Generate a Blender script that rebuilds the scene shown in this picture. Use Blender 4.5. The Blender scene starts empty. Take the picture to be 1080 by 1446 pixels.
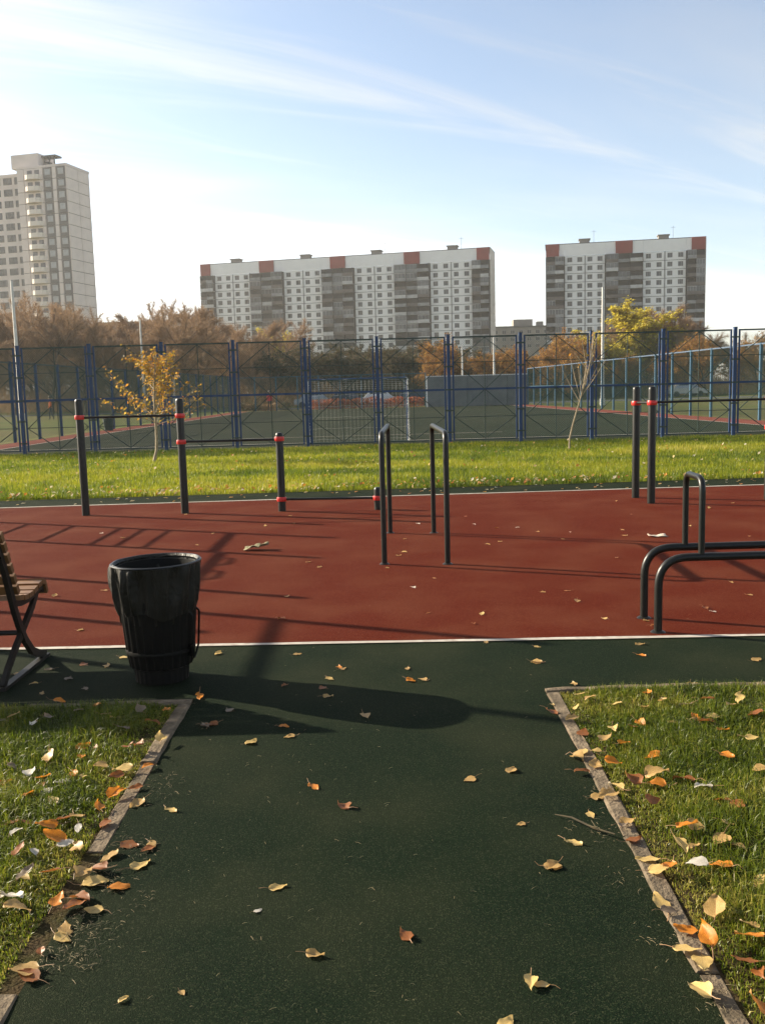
import bpy, math, random
import numpy as np
from mathutils import Vector, Matrix, Quaternion, noise
R = math.radians
random.seed(7)
SC = bpy.context.scene
COL = SC.collection

# ------------------------------------------------------------------ camera, sky, sun, exposure
CAM_H, F_PX, PITCH, ROLL = 1.7, 1330.0, math.atan(174 / 1330.0), 0.0265
cd = bpy.data.cameras.new('camera')
cam = bpy.data.objects.new('camera', cd); COL.objects.link(cam)
cd.sensor_fit = 'VERTICAL'; cd.sensor_height = 24.0; cd.lens = 24.0 * F_PX / 1446.0
cd.clip_start = 0.05; cd.clip_end = 6000
cam.matrix_world = (Matrix.Translation((0, 0, CAM_H)) @ Matrix.Rotation(R(90) - PITCH, 4, 'X')
                    @ Matrix.Rotation(-ROLL, 4, 'Z'))
SC.camera = cam

SUN_EL = R(23.4)
SUN_H = Vector((-0.910, 0.414, 0)).normalized()                  # horizontal direction towards the sun
sun_vec = Vector((SUN_H.x * math.cos(SUN_EL), SUN_H.y * math.cos(SUN_EL), math.sin(SUN_EL)))
sd = bpy.data.lights.new('sun', 'SUN'); sd.energy = 5.0; sd.angle = R(0.53); sd.color = (1.0, 0.88, 0.68)
sun = bpy.data.objects.new('sun', sd); COL.objects.link(sun)
sun.rotation_mode = 'QUATERNION'; sun.rotation_quaternion = (-sun_vec).to_track_quat('-Z', 'Y')
sun.location = (-40, 20, 30)

W = bpy.data.worlds.new('World'); SC.world = W; W.use_nodes = True
wn, wl = W.node_tree.nodes, W.node_tree.links
wn.clear()
def wnode(t, **k):
    n = wn.new(t)
    for a, b in k.items(): setattr(n, a, b)
    return n
CLOUD_AT = (2.55, 0.46, 1.7)
sky = wnode('ShaderNodeTexSky', sky_type='NISHITA', sun_disc=False)
sky.sun_elevation = SUN_EL; sky.sun_rotation = math.atan2(SUN_H.x, SUN_H.y)
sky.altitude = 150; sky.air_density = 1.0; sky.dust_density = 0.9; sky.ozone_density = 2.0
bg = wnode('ShaderNodeBackground'); bg.inputs['Strength'].default_value = 0.080
wout = wnode('ShaderNodeOutputWorld')
tc = wnode('ShaderNodeTexCoord')
sep = wnode('ShaderNodeSeparateXYZ'); wl.new(tc.outputs['Generated'], sep.inputs[0])
def wmath(op, a, b=None, c=None):
    n = wnode('ShaderNodeMath', operation=op)
    for i, v in enumerate((a, b, c)):
        if v is None: continue
        if isinstance(v, (int, float)): n.inputs[i].default_value = v
        else: wl.new(v, n.inputs[i])
    return n.outputs[0]
zc = wmath('ADD', wmath('MAXIMUM', sep.outputs['Z'], 0.0), 0.13)
px_ = wmath('DIVIDE', sep.outputs['X'], zc); py_ = wmath('DIVIDE', sep.outputs['Y'], zc)
comb = wnode('ShaderNodeCombineXYZ'); wl.new(px_, comb.inputs[0]); wl.new(py_, comb.inputs[1])
def cloud_noise(rot, scale, nscale, detail, rough, dist, lo, hi):
    mp = wnode('ShaderNodeMapping', vector_type='TEXTURE'); mp.inputs['Rotation'].default_value = (0, 0, rot); mp.inputs['Scale'].default_value = scale; mp.inputs['Location'].default_value = CLOUD_AT
    wl.new(comb.outputs[0], mp.inputs['Vector'])
    nz = wnode('ShaderNodeTexNoise'); wl.new(mp.outputs[0], nz.inputs['Vector'])
    nz.inputs['Scale'].default_value = nscale; nz.inputs['Detail'].default_value = detail
    nz.inputs['Roughness'].default_value = rough; nz.inputs['Distortion'].default_value = dist
    mr = wnode('ShaderNodeMapRange', interpolation_type='SMOOTHSTEP'); wl.new(nz.outputs[0], mr.inputs[0])
    mr.inputs[1].default_value = lo; mr.inputs[2].default_value = hi
    return mr.outputs[0]
veil = cloud_noise(R(20), (2.6, 1.2, 1), 1.0, 4, 0.5, 0.6, 0.36, 0.74)         # soft high veil
streak = cloud_noise(R(29), (3.0, 0.36, 1), 1.0, 8, 0.62, 1.1, 0.47, 0.76)        # drawn-out cirrus
cl = wmath('MINIMUM', wmath('ADD', 0.18, wmath('ADD', wmath('MULTIPLY', veil, 0.50), wmath('MULTIPLY', streak, 0.46))), 1.0)
mix = wnode('ShaderNodeMix', data_type='RGBA', blend_type='MIX'); wl.new(cl, mix.inputs[0])
lum = wnode('ShaderNodeRGBToBW'); wl.new(sky.outputs[0], lum.inputs[0])
cc = wnode('ShaderNodeMix', data_type='RGBA', blend_type='MULTIPLY'); cc.inputs[0].default_value = 1.0
lumb = wmath('ADD', wmath('MULTIPLY', lum.outputs[0], 1.45), 0.5)
lc = wnode('ShaderNodeCombineXYZ')
for i in range(3): wl.new(lumb, lc.inputs[i])
wl.new(lc.outputs[0], cc.inputs[6]); cc.inputs[7].default_value = (1.0, 0.985, 0.96, 1)
wl.new(sky.outputs[0], mix.inputs[6]); wl.new(cc.outputs[2], mix.inputs[7])
wl.new(mix.outputs[2], bg.inputs['Color']); wl.new(bg.outputs[0], wout.inputs[0])

vs = SC.view_settings
vs.view_transform = 'Standard'; vs.look = 'None'; vs.exposure = 1.45; vs.gamma = 1.0; vs.use_curve_mapping = False
SC.cycles.max_bounces = 6; SC.cycles.transparent_max_bounces = 12
SC.cycles.use_denoising = True

# ------------------------------------------------------------------ helpers
def unproject(x, y, z=0.0):
    """a spot of the ground seen at a place of the 1080x1446 photograph -> metres"""
    u, v = x - 540.0, y - 723.0
    c, s = math.cos(ROLL), math.sin(ROLL)
    uu, vv = u * c - v * s, u * s + v * c
    dx, dz0 = uu / F_PX, -vv / F_PX
    dy = math.cos(PITCH) + dz0 * math.sin(PITCH); dz = -math.sin(PITCH) + dz0 * math.cos(PITCH)
    t = (z - CAM_H) / dz
    return Vector((dx * t, dy * t, z))

class MB:
    def __init__(s): s.v = []; s.f = []; s.m = []; s.mi = 0
    def face(s, idx): s.f.append(idx); s.m.append(s.mi)
    def box(s, x0, x1, y0, y1, z0, z1):
        b = len(s.v)
        s.v += [(x, y, z) for z in (z0, z1) for y in (y0, y1) for x in (x0, x1)]
        for q in ((0, 2, 3, 1), (4, 5, 7, 6), (0, 1, 5, 4), (2, 6, 7, 3), (0, 4, 6, 2), (1, 3, 7, 5)):
            s.face(tuple(b + i for i in q))
        return s
    def bar(s, a, b, w, h=None, up=(0, 0, 1)):
        """rectangular bar from a to b"""
        a, b = Vector(a), Vector(b); d = (b - a).normalized(); up = Vector(up)
        if abs(d.dot(up)) > 0.99: up = Vector((1, 0, 0))
        r = d.cross(up).normalized(); q = r.cross(d); h = h or w
        i = len(s.v)
        for p in (a, b):
            for sx, sy in ((-1, -1), (1, -1), (1, 1), (-1, 1)):
                s.v.append(tuple(p + r * (sx * w / 2) + q * (sy * h / 2)))
        for k in range(4):
            s.face((i + k, i + (k + 1) % 4, i + 4 + (k + 1) % 4, i + 4 + k))
        s.face((i + 3, i + 2, i + 1, i)); s.face((i + 4, i + 5, i + 6, i + 7))
        return s
    def tube(s, pts, rad, n=10, cap=True):
        pts = [Vector(p) for p in pts]
        rads = rad if isinstance(rad, (list, tuple)) else [rad] * len(pts)
        t0 = (pts[1] - pts[0]).normalized()
        ref = Vector((0, 0, 1)) if abs(t0.z) < 0.9 else Vector((1, 0, 0))
        nrm = t0.cross(ref).normalized()
        rings = []
        for i, p in enumerate(pts):
            t = (pts[min(i + 1, len(pts) - 1)] - pts[max(i - 1, 0)]).normalized()
            nrm = (nrm - t * nrm.dot(t)).normalized(); bi = t.cross(nrm)
            st = len(s.v); rings.append(st)
            for k in range(n):
                a = 2 * math.pi * k / n
                s.v.append(tuple(p + (nrm * math.cos(a) + bi * math.sin(a)) * rads[i]))
        for i in range(len(pts) - 1):
            for k in range(n):
                a, b = rings[i], rings[i + 1]
                s.face((a + k, a + (k + 1) % n, b + (k + 1) % n, b + k))
        if cap:
            s.face(tuple(rings[0] + k for k in reversed(range(n)))); s.face(tuple(rings[-1] + k for k in range(n)))
        return s
    def lathe(s, prof, n=32, fn=None, close=False):
        rings = []
        for j, (r, z) in enumerate(prof):
            rings.append(len(s.v))
            for k in range(n):
                a = 2 * math.pi * k / n
                rr, zz = (r, z) if fn is None else fn(j, a, r, z)
                s.v.append((rr * math.cos(a), rr * math.sin(a), zz))
        for i in range(len(prof) - 1):
            for k in range(n):
                a, b = rings[i], rings[i + 1]
                s.face((a + k, a + (k + 1) % n, b + (k + 1) % n, b + k))
        return s
    def mesh(s, name, mats, smooth=False):
        me = bpy.data.meshes.new(name); me.from_pydata(s.v, [], s.f)
        for m in (mats if isinstance(mats, (list, tuple)) else [mats]): me.materials.append(m)
        me.polygons.foreach_set('material_index', s.m)
        if smooth:
            me.polygons.foreach_set('use_smooth', [True] * len(s.f))
            try: me.set_sharp_from_angle(angle=R(40))
            except Exception: pass
        me.update(); return me
    def build(s, name, mats, parent=None, smooth=False, **k):
        return put(name, s.mesh(name, mats, smooth), parent, **k)

def put(name, me, parent=None, loc=None, rot=None, scale=None, kind=None):
    o = bpy.data.objects.new(name, me); COL.objects.link(o)
    if parent: o.parent = parent
    if loc is not None: o.location = loc
    if rot is not None: o.rotation_euler = rot
    if scale is not None: o.scale = scale
    if kind: o['kind'] = kind
    return o
def tag(o, label, cat, group=None, kind=None):
    o['label'] = label; o['category'] = cat
    if group: o['group'] = group
    if kind: o['kind'] = kind
    return o
def thing(name, label, cat, loc=(0, 0, 0), rz=0.0, group=None):
    o = put(name, None, None, loc, (0, 0, rz)); o.empty_display_size = 0.2
    return tag(o, label, cat, group)
def struct(o): o['kind'] = 'structure'; return o

def mat(name, col, rough=0.7, col2=None, scale=5.0, detail=4, bump=0.0, bscale=None, metal=0.0, spec=0.5, transl=0.0,
        col3=None, scale3=0.5, lo=0.35, hi=0.65, coord='Object', sheen=None):
    m = bpy.data.materials.new(name); m.use_nodes = True
    n, l = m.node_tree.nodes, m.node_tree.links
    b = n['Principled BSDF']; out = n['Material Output']
    b.inputs['Roughness'].default_value = rough; b.inputs['Metallic'].default_value = metal
    b.inputs['Specular IOR Level'].default_value = spec
    b.inputs['Base Color'].default_value = (*col, 1)
    src = None
    if col2 or bump:
        t = n.new('ShaderNodeTexCoord')
    if col2:
        nz = n.new('ShaderNodeTexNoise'); nz.inputs['Scale'].default_value = scale; nz.inputs['Detail'].default_value = detail
        nz.inputs['Roughness'].default_value = 0.6
        l.new(t.outputs[coord], nz.inputs['Vector'])
        mr = n.new('ShaderNodeMapRange'); mr.inputs[1].default_value = lo; mr.inputs[2].default_value = hi
        l.new(nz.outputs[0], mr.inputs[0])
        mx = n.new('ShaderNodeMix'); mx.data_type = 'RGBA'; l.new(mr.outputs[0], mx.inputs[0])
        mx.inputs[6].default_value = (*col, 1); mx.inputs[7].default_value = (*col2, 1)
        src = mx.outputs[2]
        if col3:
            nz3 = n.new('ShaderNodeTexNoise'); nz3.inputs['Scale'].default_value = scale3; nz3.inputs['Detail'].default_value = 5
            l.new(t.outputs[coord], nz3.inputs['Vector'])
            mr3 = n.new('ShaderNodeMapRange'); mr3.inputs[1].default_value = 0.42; mr3.inputs[2].default_value = 0.72
            l.new(nz3.outputs[0], mr3.inputs[0])
            m3 = n.new('ShaderNodeMix'); m3.data_type = 'RGBA'; l.new(mr3.outputs[0], m3.inputs[0])
            l.new(src, m3.inputs[6]); m3.inputs[7].default_value = (*col3, 1); src = m3.outputs[2]
        l.new(src, b.inputs['Base Color'])
    if bump:
        bz = n.new('ShaderNodeTexNoise'); bz.inputs['Scale'].default_value = bscale or scale * 3; bz.inputs['Detail'].default_value = 3
        l.new(t.outputs[coord], bz.inputs['Vector'])
        bp = n.new('ShaderNodeBump'); bp.inputs['Strength'].default_value = bump; bp.inputs['Distance'].default_value = 0.01
        l.new(bz.outputs[0], bp.inputs['Height']); l.new(bp.outputs[0], b.inputs['Normal'])
    if transl:
        tr = n.new('ShaderNodeBsdfTranslucent'); ms = n.new('ShaderNodeMixShader'); ms.inputs[0].default_value = transl
        if src: l.new(src, tr.inputs['Color'])
        else: tr.inputs['Color'].default_value = (*col, 1)
        l.new(b.outputs[0], ms.inputs[1]); l.new(tr.outputs[0], ms.inputs[2]); l.new(ms.outputs[0], out.inputs[0])
    return m

def rubber(name, base, dark, light, worn):
    """crumb-rubber surfacing: fine grains of three tones, larger worn and dusty patches, grainy relief"""
    m = mat(name, base, 0.85, dark, 260, 2, bump=0.75, bscale=300, col3=worn, scale3=1.3, lo=0.38, hi=0.62, spec=0.04)
    n, l = m.node_tree.nodes, m.node_tree.links
    b = n['Principled BSDF']; t = [x for x in n if x.type == 'TEX_COORD'][0]
    src = b.inputs['Base Color'].links[0].from_socket
    v = n.new('ShaderNodeTexVoronoi'); v.inputs['Scale'].default_value = 270; l.new(t.outputs['Object'], v.inputs['Vector'])
    sp = n.new('ShaderNodeSeparateColor'); l.new(v.outputs['Color'], sp.inputs[0])
    g = n.new('ShaderNodeMath'); g.operation = 'GREATER_THAN'; g.inputs[1].default_value = 0.88; l.new(sp.outputs[0], g.inputs[0])
    g2 = n.new('ShaderNodeMath'); g2.operation = 'MULTIPLY'; g2.inputs[1].default_value = 0.36; l.new(g.outputs[0], g2.inputs[0])
    mx = n.new('ShaderNodeMix'); mx.data_type = 'RGBA'; l.new(g2.outputs[0], mx.inputs[0]); l.new(src, mx.inputs[6]); mx.inputs[7].default_value = (*light, 1)
    l.new(mx.outputs[2], b.inputs['Base Color'])
    return m

def attr_mat(name, ramp, rough=0.6, transl=0.35, attr='tone', spec=0.4):
    """colour picked per blade or leaf from a stored random value"""
    m = bpy.data.materials.new(name); m.use_nodes = True
    n, l = m.node_tree.nodes, m.node_tree.links
    b = n['Principled BSDF']; out = n['Material Output']
    a = n.new('ShaderNodeAttribute'); a.attribute_name = attr
    r = n.new('ShaderNodeValToRGB'); l.new(a.outputs['Fac'], r.inputs[0])
    while len(r.color_ramp.elements) < len(ramp): r.color_ramp.elements.new(0.5)
    for e, (p, c) in zip(r.color_ramp.elements, ramp): e.position = p; e.color = (*c, 1)
    l.new(r.outputs[0], b.inputs['Base Color']); b.inputs['Roughness'].default_value = rough; b.inputs['Specular IOR Level'].default_value = spec
    tr = n.new('ShaderNodeBsdfTranslucent'); l.new(r.outputs[0], tr.inputs['Color'])
    ms = n.new('ShaderNodeMixShader'); ms.inputs[0].default_value = transl
    l.new(b.outputs[0], ms.inputs[1]); l.new(tr.outputs[0], ms.inputs[2]); l.new(ms.outputs[0], out.inputs[0])
    return m

M = {}
M['terrain'] = mat('terrain_grass', (0.07, 0.095, 0.02), 0.9, (0.12, 0.12, 0.035), 0.35, 6, col3=(0.13, 0.10, 0.045), scale3=0.08, spec=0.05)
M['soil'] = mat('lawn_soil', (0.030, 0.021, 0.011), 0.95, (0.060, 0.043, 0.021), 38, 7, bump=0.9, bscale=90, col3=(0.028, 0.030, 0.008), scale3=7, spec=0.05)
M['strip_soil'] = mat('lawn_base', (0.08, 0.095, 0.008), 0.95, (0.13, 0.13, 0.015), 1.6, 6, spec=0.05)
M['green'] = rubber('green_rubber', (0.0090, 0.0180, 0.0082), (0.0032, 0.0068, 0.0034), (0.060, 0.066, 0.036), (0.0170, 0.0215, 0.0105))
M['red'] = rubber('red_rubber', (0.098, 0.0120, 0.0028), (0.052, 0.0068, 0.0020), (0.22, 0.085, 0.048), (0.098, 0.0235, 0.0100))
M['line'] = mat('line_paint', (0.46, 0.43, 0.38), 0.85, (0.20, 0.15, 0.12), 14, 8, lo=0.42, hi=0.78, col3=(0.33, 0.29, 0.25), scale3=1.5, spec=0.1)
M['kerb'] = mat('kerb_concrete', (0.20, 0.155, 0.105), 0.9, (0.105, 0.08, 0.055), 26, 7, bump=0.7, bscale=80, col3=(0.065, 0.052, 0.034), scale3=9, spec=0.15)
M['pitch'] = mat('pitch_surface', (0.0155, 0.0205, 0.0095), 0.9, (0.011, 0.015, 0.0075), 0.5, 6, bump=0.3, bscale=60, col3=(0.021, 0.024, 0.012), scale3=0.12, spec=0.05)
M['pitch_red'] = mat('pitch_red_strip', (0.19, 0.05, 0.035), 0.9, (0.12, 0.035, 0.025), 1.2, 6, spec=0.05)
M['steel'] = mat('charcoal_powder_coat', (0.0065, 0.0066, 0.0055), 0.38, (0.011, 0.011, 0.009), 30, 4, spec=0.32)
M['collar'] = mat('red_collar_plastic', (0.62, 0.022, 0.016), 0.35, (0.50, 0.018, 0.014), 40, 3)
M['fblue'] = mat('fence_blue_paint', (0.014, 0.040, 0.110), 0.5, (0.020, 0.050, 0.125), 3, 4, spec=0.3)
M['fdark'] = mat('fence_dark_green_paint', (0.012, 0.030, 0.024), 0.55, (0.022, 0.042, 0.036), 3, 4)
M['wire'] = mat('fence_green_wire', (0.020, 0.070, 0.055), 0.5, (0.03, 0.09, 0.07), 2, 2)
M['teal'] = mat('fence_teal_paint', (0.020, 0.085, 0.13), 0.5, (0.03, 0.11, 0.14), 2, 3)
M['white'] = mat('white_paint', (0.72, 0.71, 0.68), 0.5, (0.55, 0.53, 0.49), 6, 4)
M['net'] = mat('white_net_cord', (0.60, 0.59, 0.54), 0.8, (0.45, 0.44, 0.40), 6, 3)
M['galv'] = mat('galvanised_pole', (0.62, 0.60, 0.56), 0.6, (0.50, 0.48, 0.45), 4, 4)
M['bag'] = mat('black_bin_liner', (0.0060, 0.0054, 0.0034), 0.52, (0.011, 0.0095, 0.006), 8, 3, bump=0.8, bscale=16, spec=0.30)
_m = M['bag']; _n, _l = _m.node_tree.nodes, _m.node_tree.links
_b = _n['Principled BSDF']; _t = [q for q in _n if q.type == 'TEX_COORD'][0]; _old = _b.inputs['Normal'].links[0].from_socket
_mp = _n.new('ShaderNodeMapping'); _mp.inputs['Scale'].default_value = (15, 15, 5); _l.new(_t.outputs['Object'], _mp.inputs['Vector'])
_nz = _n.new('ShaderNodeTexNoise'); _nz.inputs['Scale'].default_value = 1.0; _nz.inputs['Detail'].default_value = 2; _nz.inputs['Distortion'].default_value = 1.2; _l.new(_mp.outputs[0], _nz.inputs['Vector'])
_rg = _n.new('ShaderNodeMath'); _rg.operation = 'PINGPONG'; _rg.inputs[1].default_value = 0.12; _l.new(_nz.outputs[0], _rg.inputs[0])
_bp = _n.new('ShaderNodeBump'); _bp.inputs['Strength'].default_value = 0.7; _bp.inputs['Distance'].default_value = 0.028; _l.new(_rg.outputs[0], _bp.inputs['Height']); _l.new(_old, _bp.inputs['Normal']); _l.new(_bp.outputs[0], _b.inputs['Normal'])
M['bag_edge'] = mat('stretched_liner_edge', (0.006, 0.0055, 0.004), 0.3, (0.011, 0.0095, 0.007), 9, 3, spec=0.6)
M['can'] = mat('black_bin_plastic', (0.0028, 0.0028, 0.0024), 0.5, (0.0048, 0.0045, 0.004), 12, 4, spec=0.16)
M['wood'] = mat('bench_wood', (0.21, 0.105, 0.036), 0.45, (0.12, 0.055, 0.02), 9, 5, spec=0.5, bump=0.15, bscale=60)
M['iron'] = mat('bench_iron', (0.008, 0.0065, 0.005), 0.55, (0.014, 0.011, 0.008), 20, 4, spec=0.3)
M['bark'] = mat('bark', (0.085, 0.058, 0.038), 0.9, (0.045, 0.032, 0.022), 6, 5, bump=0.4)
M['sapbark'] = mat('sapling_bark', (0.34, 0.27, 0.18), 0.85, (0.20, 0.15, 0.09), 14, 5, bump=0.3)
M['conc'] = mat('wall_concrete', (0.15, 0.155, 0.15), 0.9, (0.11, 0.115, 0.115), 1.1, 6)
M['bwall'] = mat('facade_panel', (0.78, 0.76, 0.74), 0.85, (0.70, 0.68, 0.66), 0.35, 6, col3=(0.74, 0.71, 0.68), scale3=0.05)
M['battic'] = mat('attic_panel', (0.80, 0.78, 0.76), 0.85, (0.74, 0.72, 0.70), 0.3, 5)
M['bjoint_shade'] = mat('facade_joint_and_shade', (0.03, 0.028, 0.028), 0.9, (0.02, 0.019, 0.019), 0.5, 3)  # dark joints; on loggia walls and partitions, shade painted as near-black colour
M['bred'] = mat('attic_red_panel', (0.24, 0.022, 0.016), 0.8, (0.19, 0.02, 0.014), 0.5, 4)
M['bend'] = mat('end_wall_panel', (0.70, 0.62, 0.54), 0.85, (0.62, 0.54, 0.47), 0.3, 5)
M['balc'] = mat('balcony_grey', (0.26, 0.26, 0.265), 0.85, (0.15, 0.15, 0.155), 0.6, 5)
M['balc2'] = mat('balcony_pale', (0.48, 0.47, 0.46), 0.8, (0.36, 0.35, 0.35), 0.8, 5)
M['balc3'] = mat('balcony_brown', (0.12, 0.095, 0.085), 0.8, (0.08, 0.065, 0.06), 0.6, 4)
M['glass'] = mat('window_glass', (0.035, 0.038, 0.042), 0.2, (0.10, 0.10, 0.105), 0.25, 2, spec=0.4)
M['pane'] = mat('pane_painted_reflection', (0.22, 0.23, 0.24), 0.3, (0.40, 0.40, 0.40), 0.35, 2)  # sky reflection painted in as a pale base colour
M['wframe'] = mat('window_frame', (0.36, 0.35, 0.34), 0.6, (0.24, 0.23, 0.22), 0.3, 3)
M['dframe'] = mat('window_surround_grey', (0.115, 0.105, 0.105), 0.7, (0.085, 0.08, 0.08), 0.5, 3)
M['twall'] = mat('tower_panel', (0.66, 0.57, 0.52), 0.85, (0.58, 0.50, 0.46), 0.3, 6, col3=(0.54, 0.46, 0.43), scale3=0.06)
M['roof'] = mat('roof_dark', (0.09, 0.085, 0.085), 0.9, (0.06, 0.06, 0.06), 0.8, 4)
M['lowb'] = mat('far_block_panel', (0.25, 0.22, 0.19), 0.9, (0.19, 0.17, 0.15), 0.2, 5)
M['cloth_o'] = mat('orange_vest', (0.75, 0.16, 0.03), 0.8, (0.62, 0.12, 0.03), 8, 3)
M['cloth_r'] = mat('red_jacket', (0.55, 0.03, 0.04), 0.8, (0.45, 0.03, 0.03), 8, 3)
M['cloth_d'] = mat('dark_trousers', (0.025, 0.027, 0.035), 0.85, (0.035, 0.035, 0.045), 8, 3)
M['skin'] = mat('skin', (0.42, 0.25, 0.17), 0.6, (0.36, 0.20, 0.14), 10, 3)
M['hair'] = mat('dark_hair', (0.03, 0.02, 0.015), 0.6, (0.05, 0.03, 0.02), 30, 3)
M['paper'] = mat('paper_scrap', (0.62, 0.52, 0.42), 0.8, (0.45, 0.36, 0.27), 18, 4)
M['board'] = mat('damp_cardboard', (0.20, 0.17, 0.09), 0.9, (0.11, 0.10, 0.05), 12, 5)
M['stick'] = mat('twig_bark', (0.075, 0.055, 0.022), 0.9, (0.035, 0.027, 0.012), 20, 5)
M['rubbertyre'] = mat('tyre_rubber', (0.02, 0.02, 0.02), 0.8, (0.03, 0.03, 0.03), 10, 3)
M['carwhite'] = mat('car_paint_white', (0.62, 0.62, 0.61), 0.25, (0.55, 0.55, 0.54), 1, 2)
M['carsilver'] = mat('car_paint_silver', (0.36, 0.37, 0.38), 0.25, (0.30, 0.31, 0.32), 1, 2, metal=0.5)
M['cardark'] = mat('car_paint_dark', (0.03, 0.04, 0.07), 0.25, (0.04, 0.05, 0.08), 1, 2)
M['lamp'] = mat('headlight_glass', (0.65, 0.65, 0.62), 0.15, (0.55, 0.55, 0.52), 5, 2)

# ------------------------------------------------------------------ the setting: sheets of ground
def sheet(name, poly, z, m, sub=1):
    mb = MB(); mb.v = [(x, y, z) for x, y in poly]; mb.face(tuple(range(len(poly))))
    return struct(mb.build(name, m))
sheet('ground', [(-1490, -490), (1490, -490), (1490, 2490), (-1490, 2490)], -0.03, M['terrain'])
def court_lo(x): return 6.185 - 0.030 * x
def court_hi(x): return 14.86 + 0.036 * x
KL, KR, KF = -1.075, 0.872, 5.115        # inner kerb faces of the path and the far kerb face of the two near lawns
sheet('path', [(KL - 0.006, -4), (KR + 0.006, -4), (KR + 0.006, KF - 0.01), (9.5, KF + 0.19), (9.5, court_lo(9.5)), (-9.5, court_lo(-9.5)), (-9.5, KF - 0.21), (KL - 0.006, KF - 0.03)], 0.002, M['green'])
sheet('sports_court', [(-9.5, court_lo(-9.5)), (9.5, court_lo(9.5)), (9.5, court_hi(9.5)), (-9.5, court_hi(-9.5))], 0.004, M['red'])
sheet('path_beyond_court', [(-9.5, court_hi(-9.5)), (9.5, court_hi(9.5)), (9.5, court_hi(9.5) + 1.15), (-9.5, court_hi(-9.5) + 1.05)], 0.0, M['green'])
def strip_line(name, fn, w, z):
    xs = np.linspace(-9.5, 9.5, 60); rnd = random.Random(3)
    mb = MB()
    for x in xs:
        e = rnd.uniform(-0.006, 0.006)
        mb.v += [(x, fn(x) - w / 2 + e, z), (x, fn(x) + w / 2 + rnd.uniform(-0.006, 0.006), z)]
    for i in range(len(xs) - 1): mb.face((2 * i, 2 * i + 2, 2 * i + 3, 2 * i + 1))
    return struct(mb.build(name, M['line']))
strip_line('court_line_near', court_lo, 0.055, 0.009)
strip_line('court_line_far', court_hi, 0.075, 0.009)
# near lawns and the lawn strip beyond the court
sheet('lawn_left', [(-9, -4), (KL - 0.005, -4), (KL - 0.005, KF - 0.09), (-9, KF - 0.30)], -0.002, M['soil'])
sheet('lawn_right', [(KR + 0.005, -4), (9, -4), (9, KF + 0.08), (KR + 0.005, KF - 0.07)], -0.002, M['soil'])
sheet('lawn_strip', [(-22, 15.0), (-9.5, court_hi(-9.5) + 1.05), (9.5, court_hi(9.5) + 1.15), (24, 16.4), (24, 28.45), (-22, 28.45)], -0.010, M['strip_soil'])

# kerbs: each a row of single stones
def kerb(name, a, b, w, n_, seed, sink={}):
    rnd = random.Random(seed)
    root = struct(put(name, None)); root.empty_display_size = 0.1
    a, b = Vector(a), Vector(b); d = (b - a); L = d.length / n_; ang = math.atan2(d.y, d.x)
    for k in range(n_):
        mb = MB(); g = 0.006
        xs = np.linspace(g, L - g, 9)
        ring = []
        for x in xs:
            j = lambda s_: rnd.uniform(-s_, s_)
            ring.append(len(mb.v)); zt = 0.012 + j(0.004)
            mb.v += [(x, -w / 2 + j(.004), -0.06), (x, -w / 2 + j(.004), zt - 0.012), (x, -w / 2 + 0.012 + j(.003), zt),
                     (x, w / 2 - 0.012 + j(.003), zt), (x, w / 2 + j(.004), zt - 0.012), (x, w / 2, -0.06)]
        for i in range(len(xs) - 1):
            p, q = ring[i], ring[i + 1]
            for e in range(5): mb.face((p + e, q + e, q + e + 1, p + e + 1))
        mb.face(tuple(ring[0] + e for e in range(6))); mb.face(tuple(ring[-1] + e for e in reversed(range(6))))
        p = a + d * (k / n_)
        mb.build('stone', M['kerb'], root, loc=(p.x, p.y, rnd.uniform(-0.006, 0.003) + sink.get(k, 0)), rot=(rnd.uniform(-.05, .05), rnd.uniform(-.006, .006), ang + rnd.uniform(-.006, .006)))
    return root
kerb('kerb_path_left', (KL - 0.045, KF - 0.1, 0), (KL - 0.025, 0.0, 0), 0.078, 6, 1, {2: -.030, 1: -.004})
kerb('kerb_path_right', (KR + 0.045, KF - 0.08, 0), (KR + 0.025, 0.0, 0), 0.078, 6, 2, {3: -.006})
kerb('kerb_lawn_left', (-5.6, KF - 0.19, 0), (KL - 0.005, KF - 0.06, 0), 0.085, 5, 3)
kerb('kerb_lawn_right', (KR + 0.005, KF - 0.035, 0), (5.6, KF + 0.045, 0), 0.075, 5, 4)

# the football pitch behind the fence
def lx(y): return -14.23 + (y - 35.3) * 0.0262           # left fence line
def rx(y): return 15.69 - (y - 38.5) * 0.0592            # right fence line
sheet('football_pitch', [(lx(28.5), 28.6), (rx(28.5), 28.6), (rx(84), 84.5), (lx(84), 84.5)], -0.004, M['pitch'])
sheet('pitch_edge_right', [(rx(28.5) - 1.75, 28.6), (rx(28.5) - 0.1, 28.6), (rx(84) - 0.1, 84.4), (rx(84) - 1.75, 84.4)], 0.001, M['pitch_red'])
sheet('pitch_edge_left', [(lx(28.5) + 0.1, 28.6), (lx(28.5) + 1.4, 28.6), (lx(84) + 1.4, 84.4), (lx(84) + 0.1, 84.4)], 0.001, M['pitch_red'])
def pline(name, a, b, w):
    a, b = Vector((*a, 0.005)), Vector((*b, 0.005)); n_ = Vector((-(b - a).y, (b - a).x, 0)).normalized() * w / 2
    mb = MB(); mb.v = [tuple(a - n_), tuple(b - n_), tuple(b + n_), tuple(a + n_)]; mb.face((0, 1, 2, 3))
    return struct(mb.build(name, M['line']))
pline('pitch_line_right', (rx(29) - 1.85, 29.2), (rx(82) - 1.85, 82.5), 0.09)
pline('pitch_line_left', (lx(29) + 1.5, 29.2), (lx(82) + 1.5, 82.5), 0.09)
pline('pitch_line_near', (lx(31) + 1.5, 30.9), (rx(31) - 1.85, 30.9), 0.09)
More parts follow.
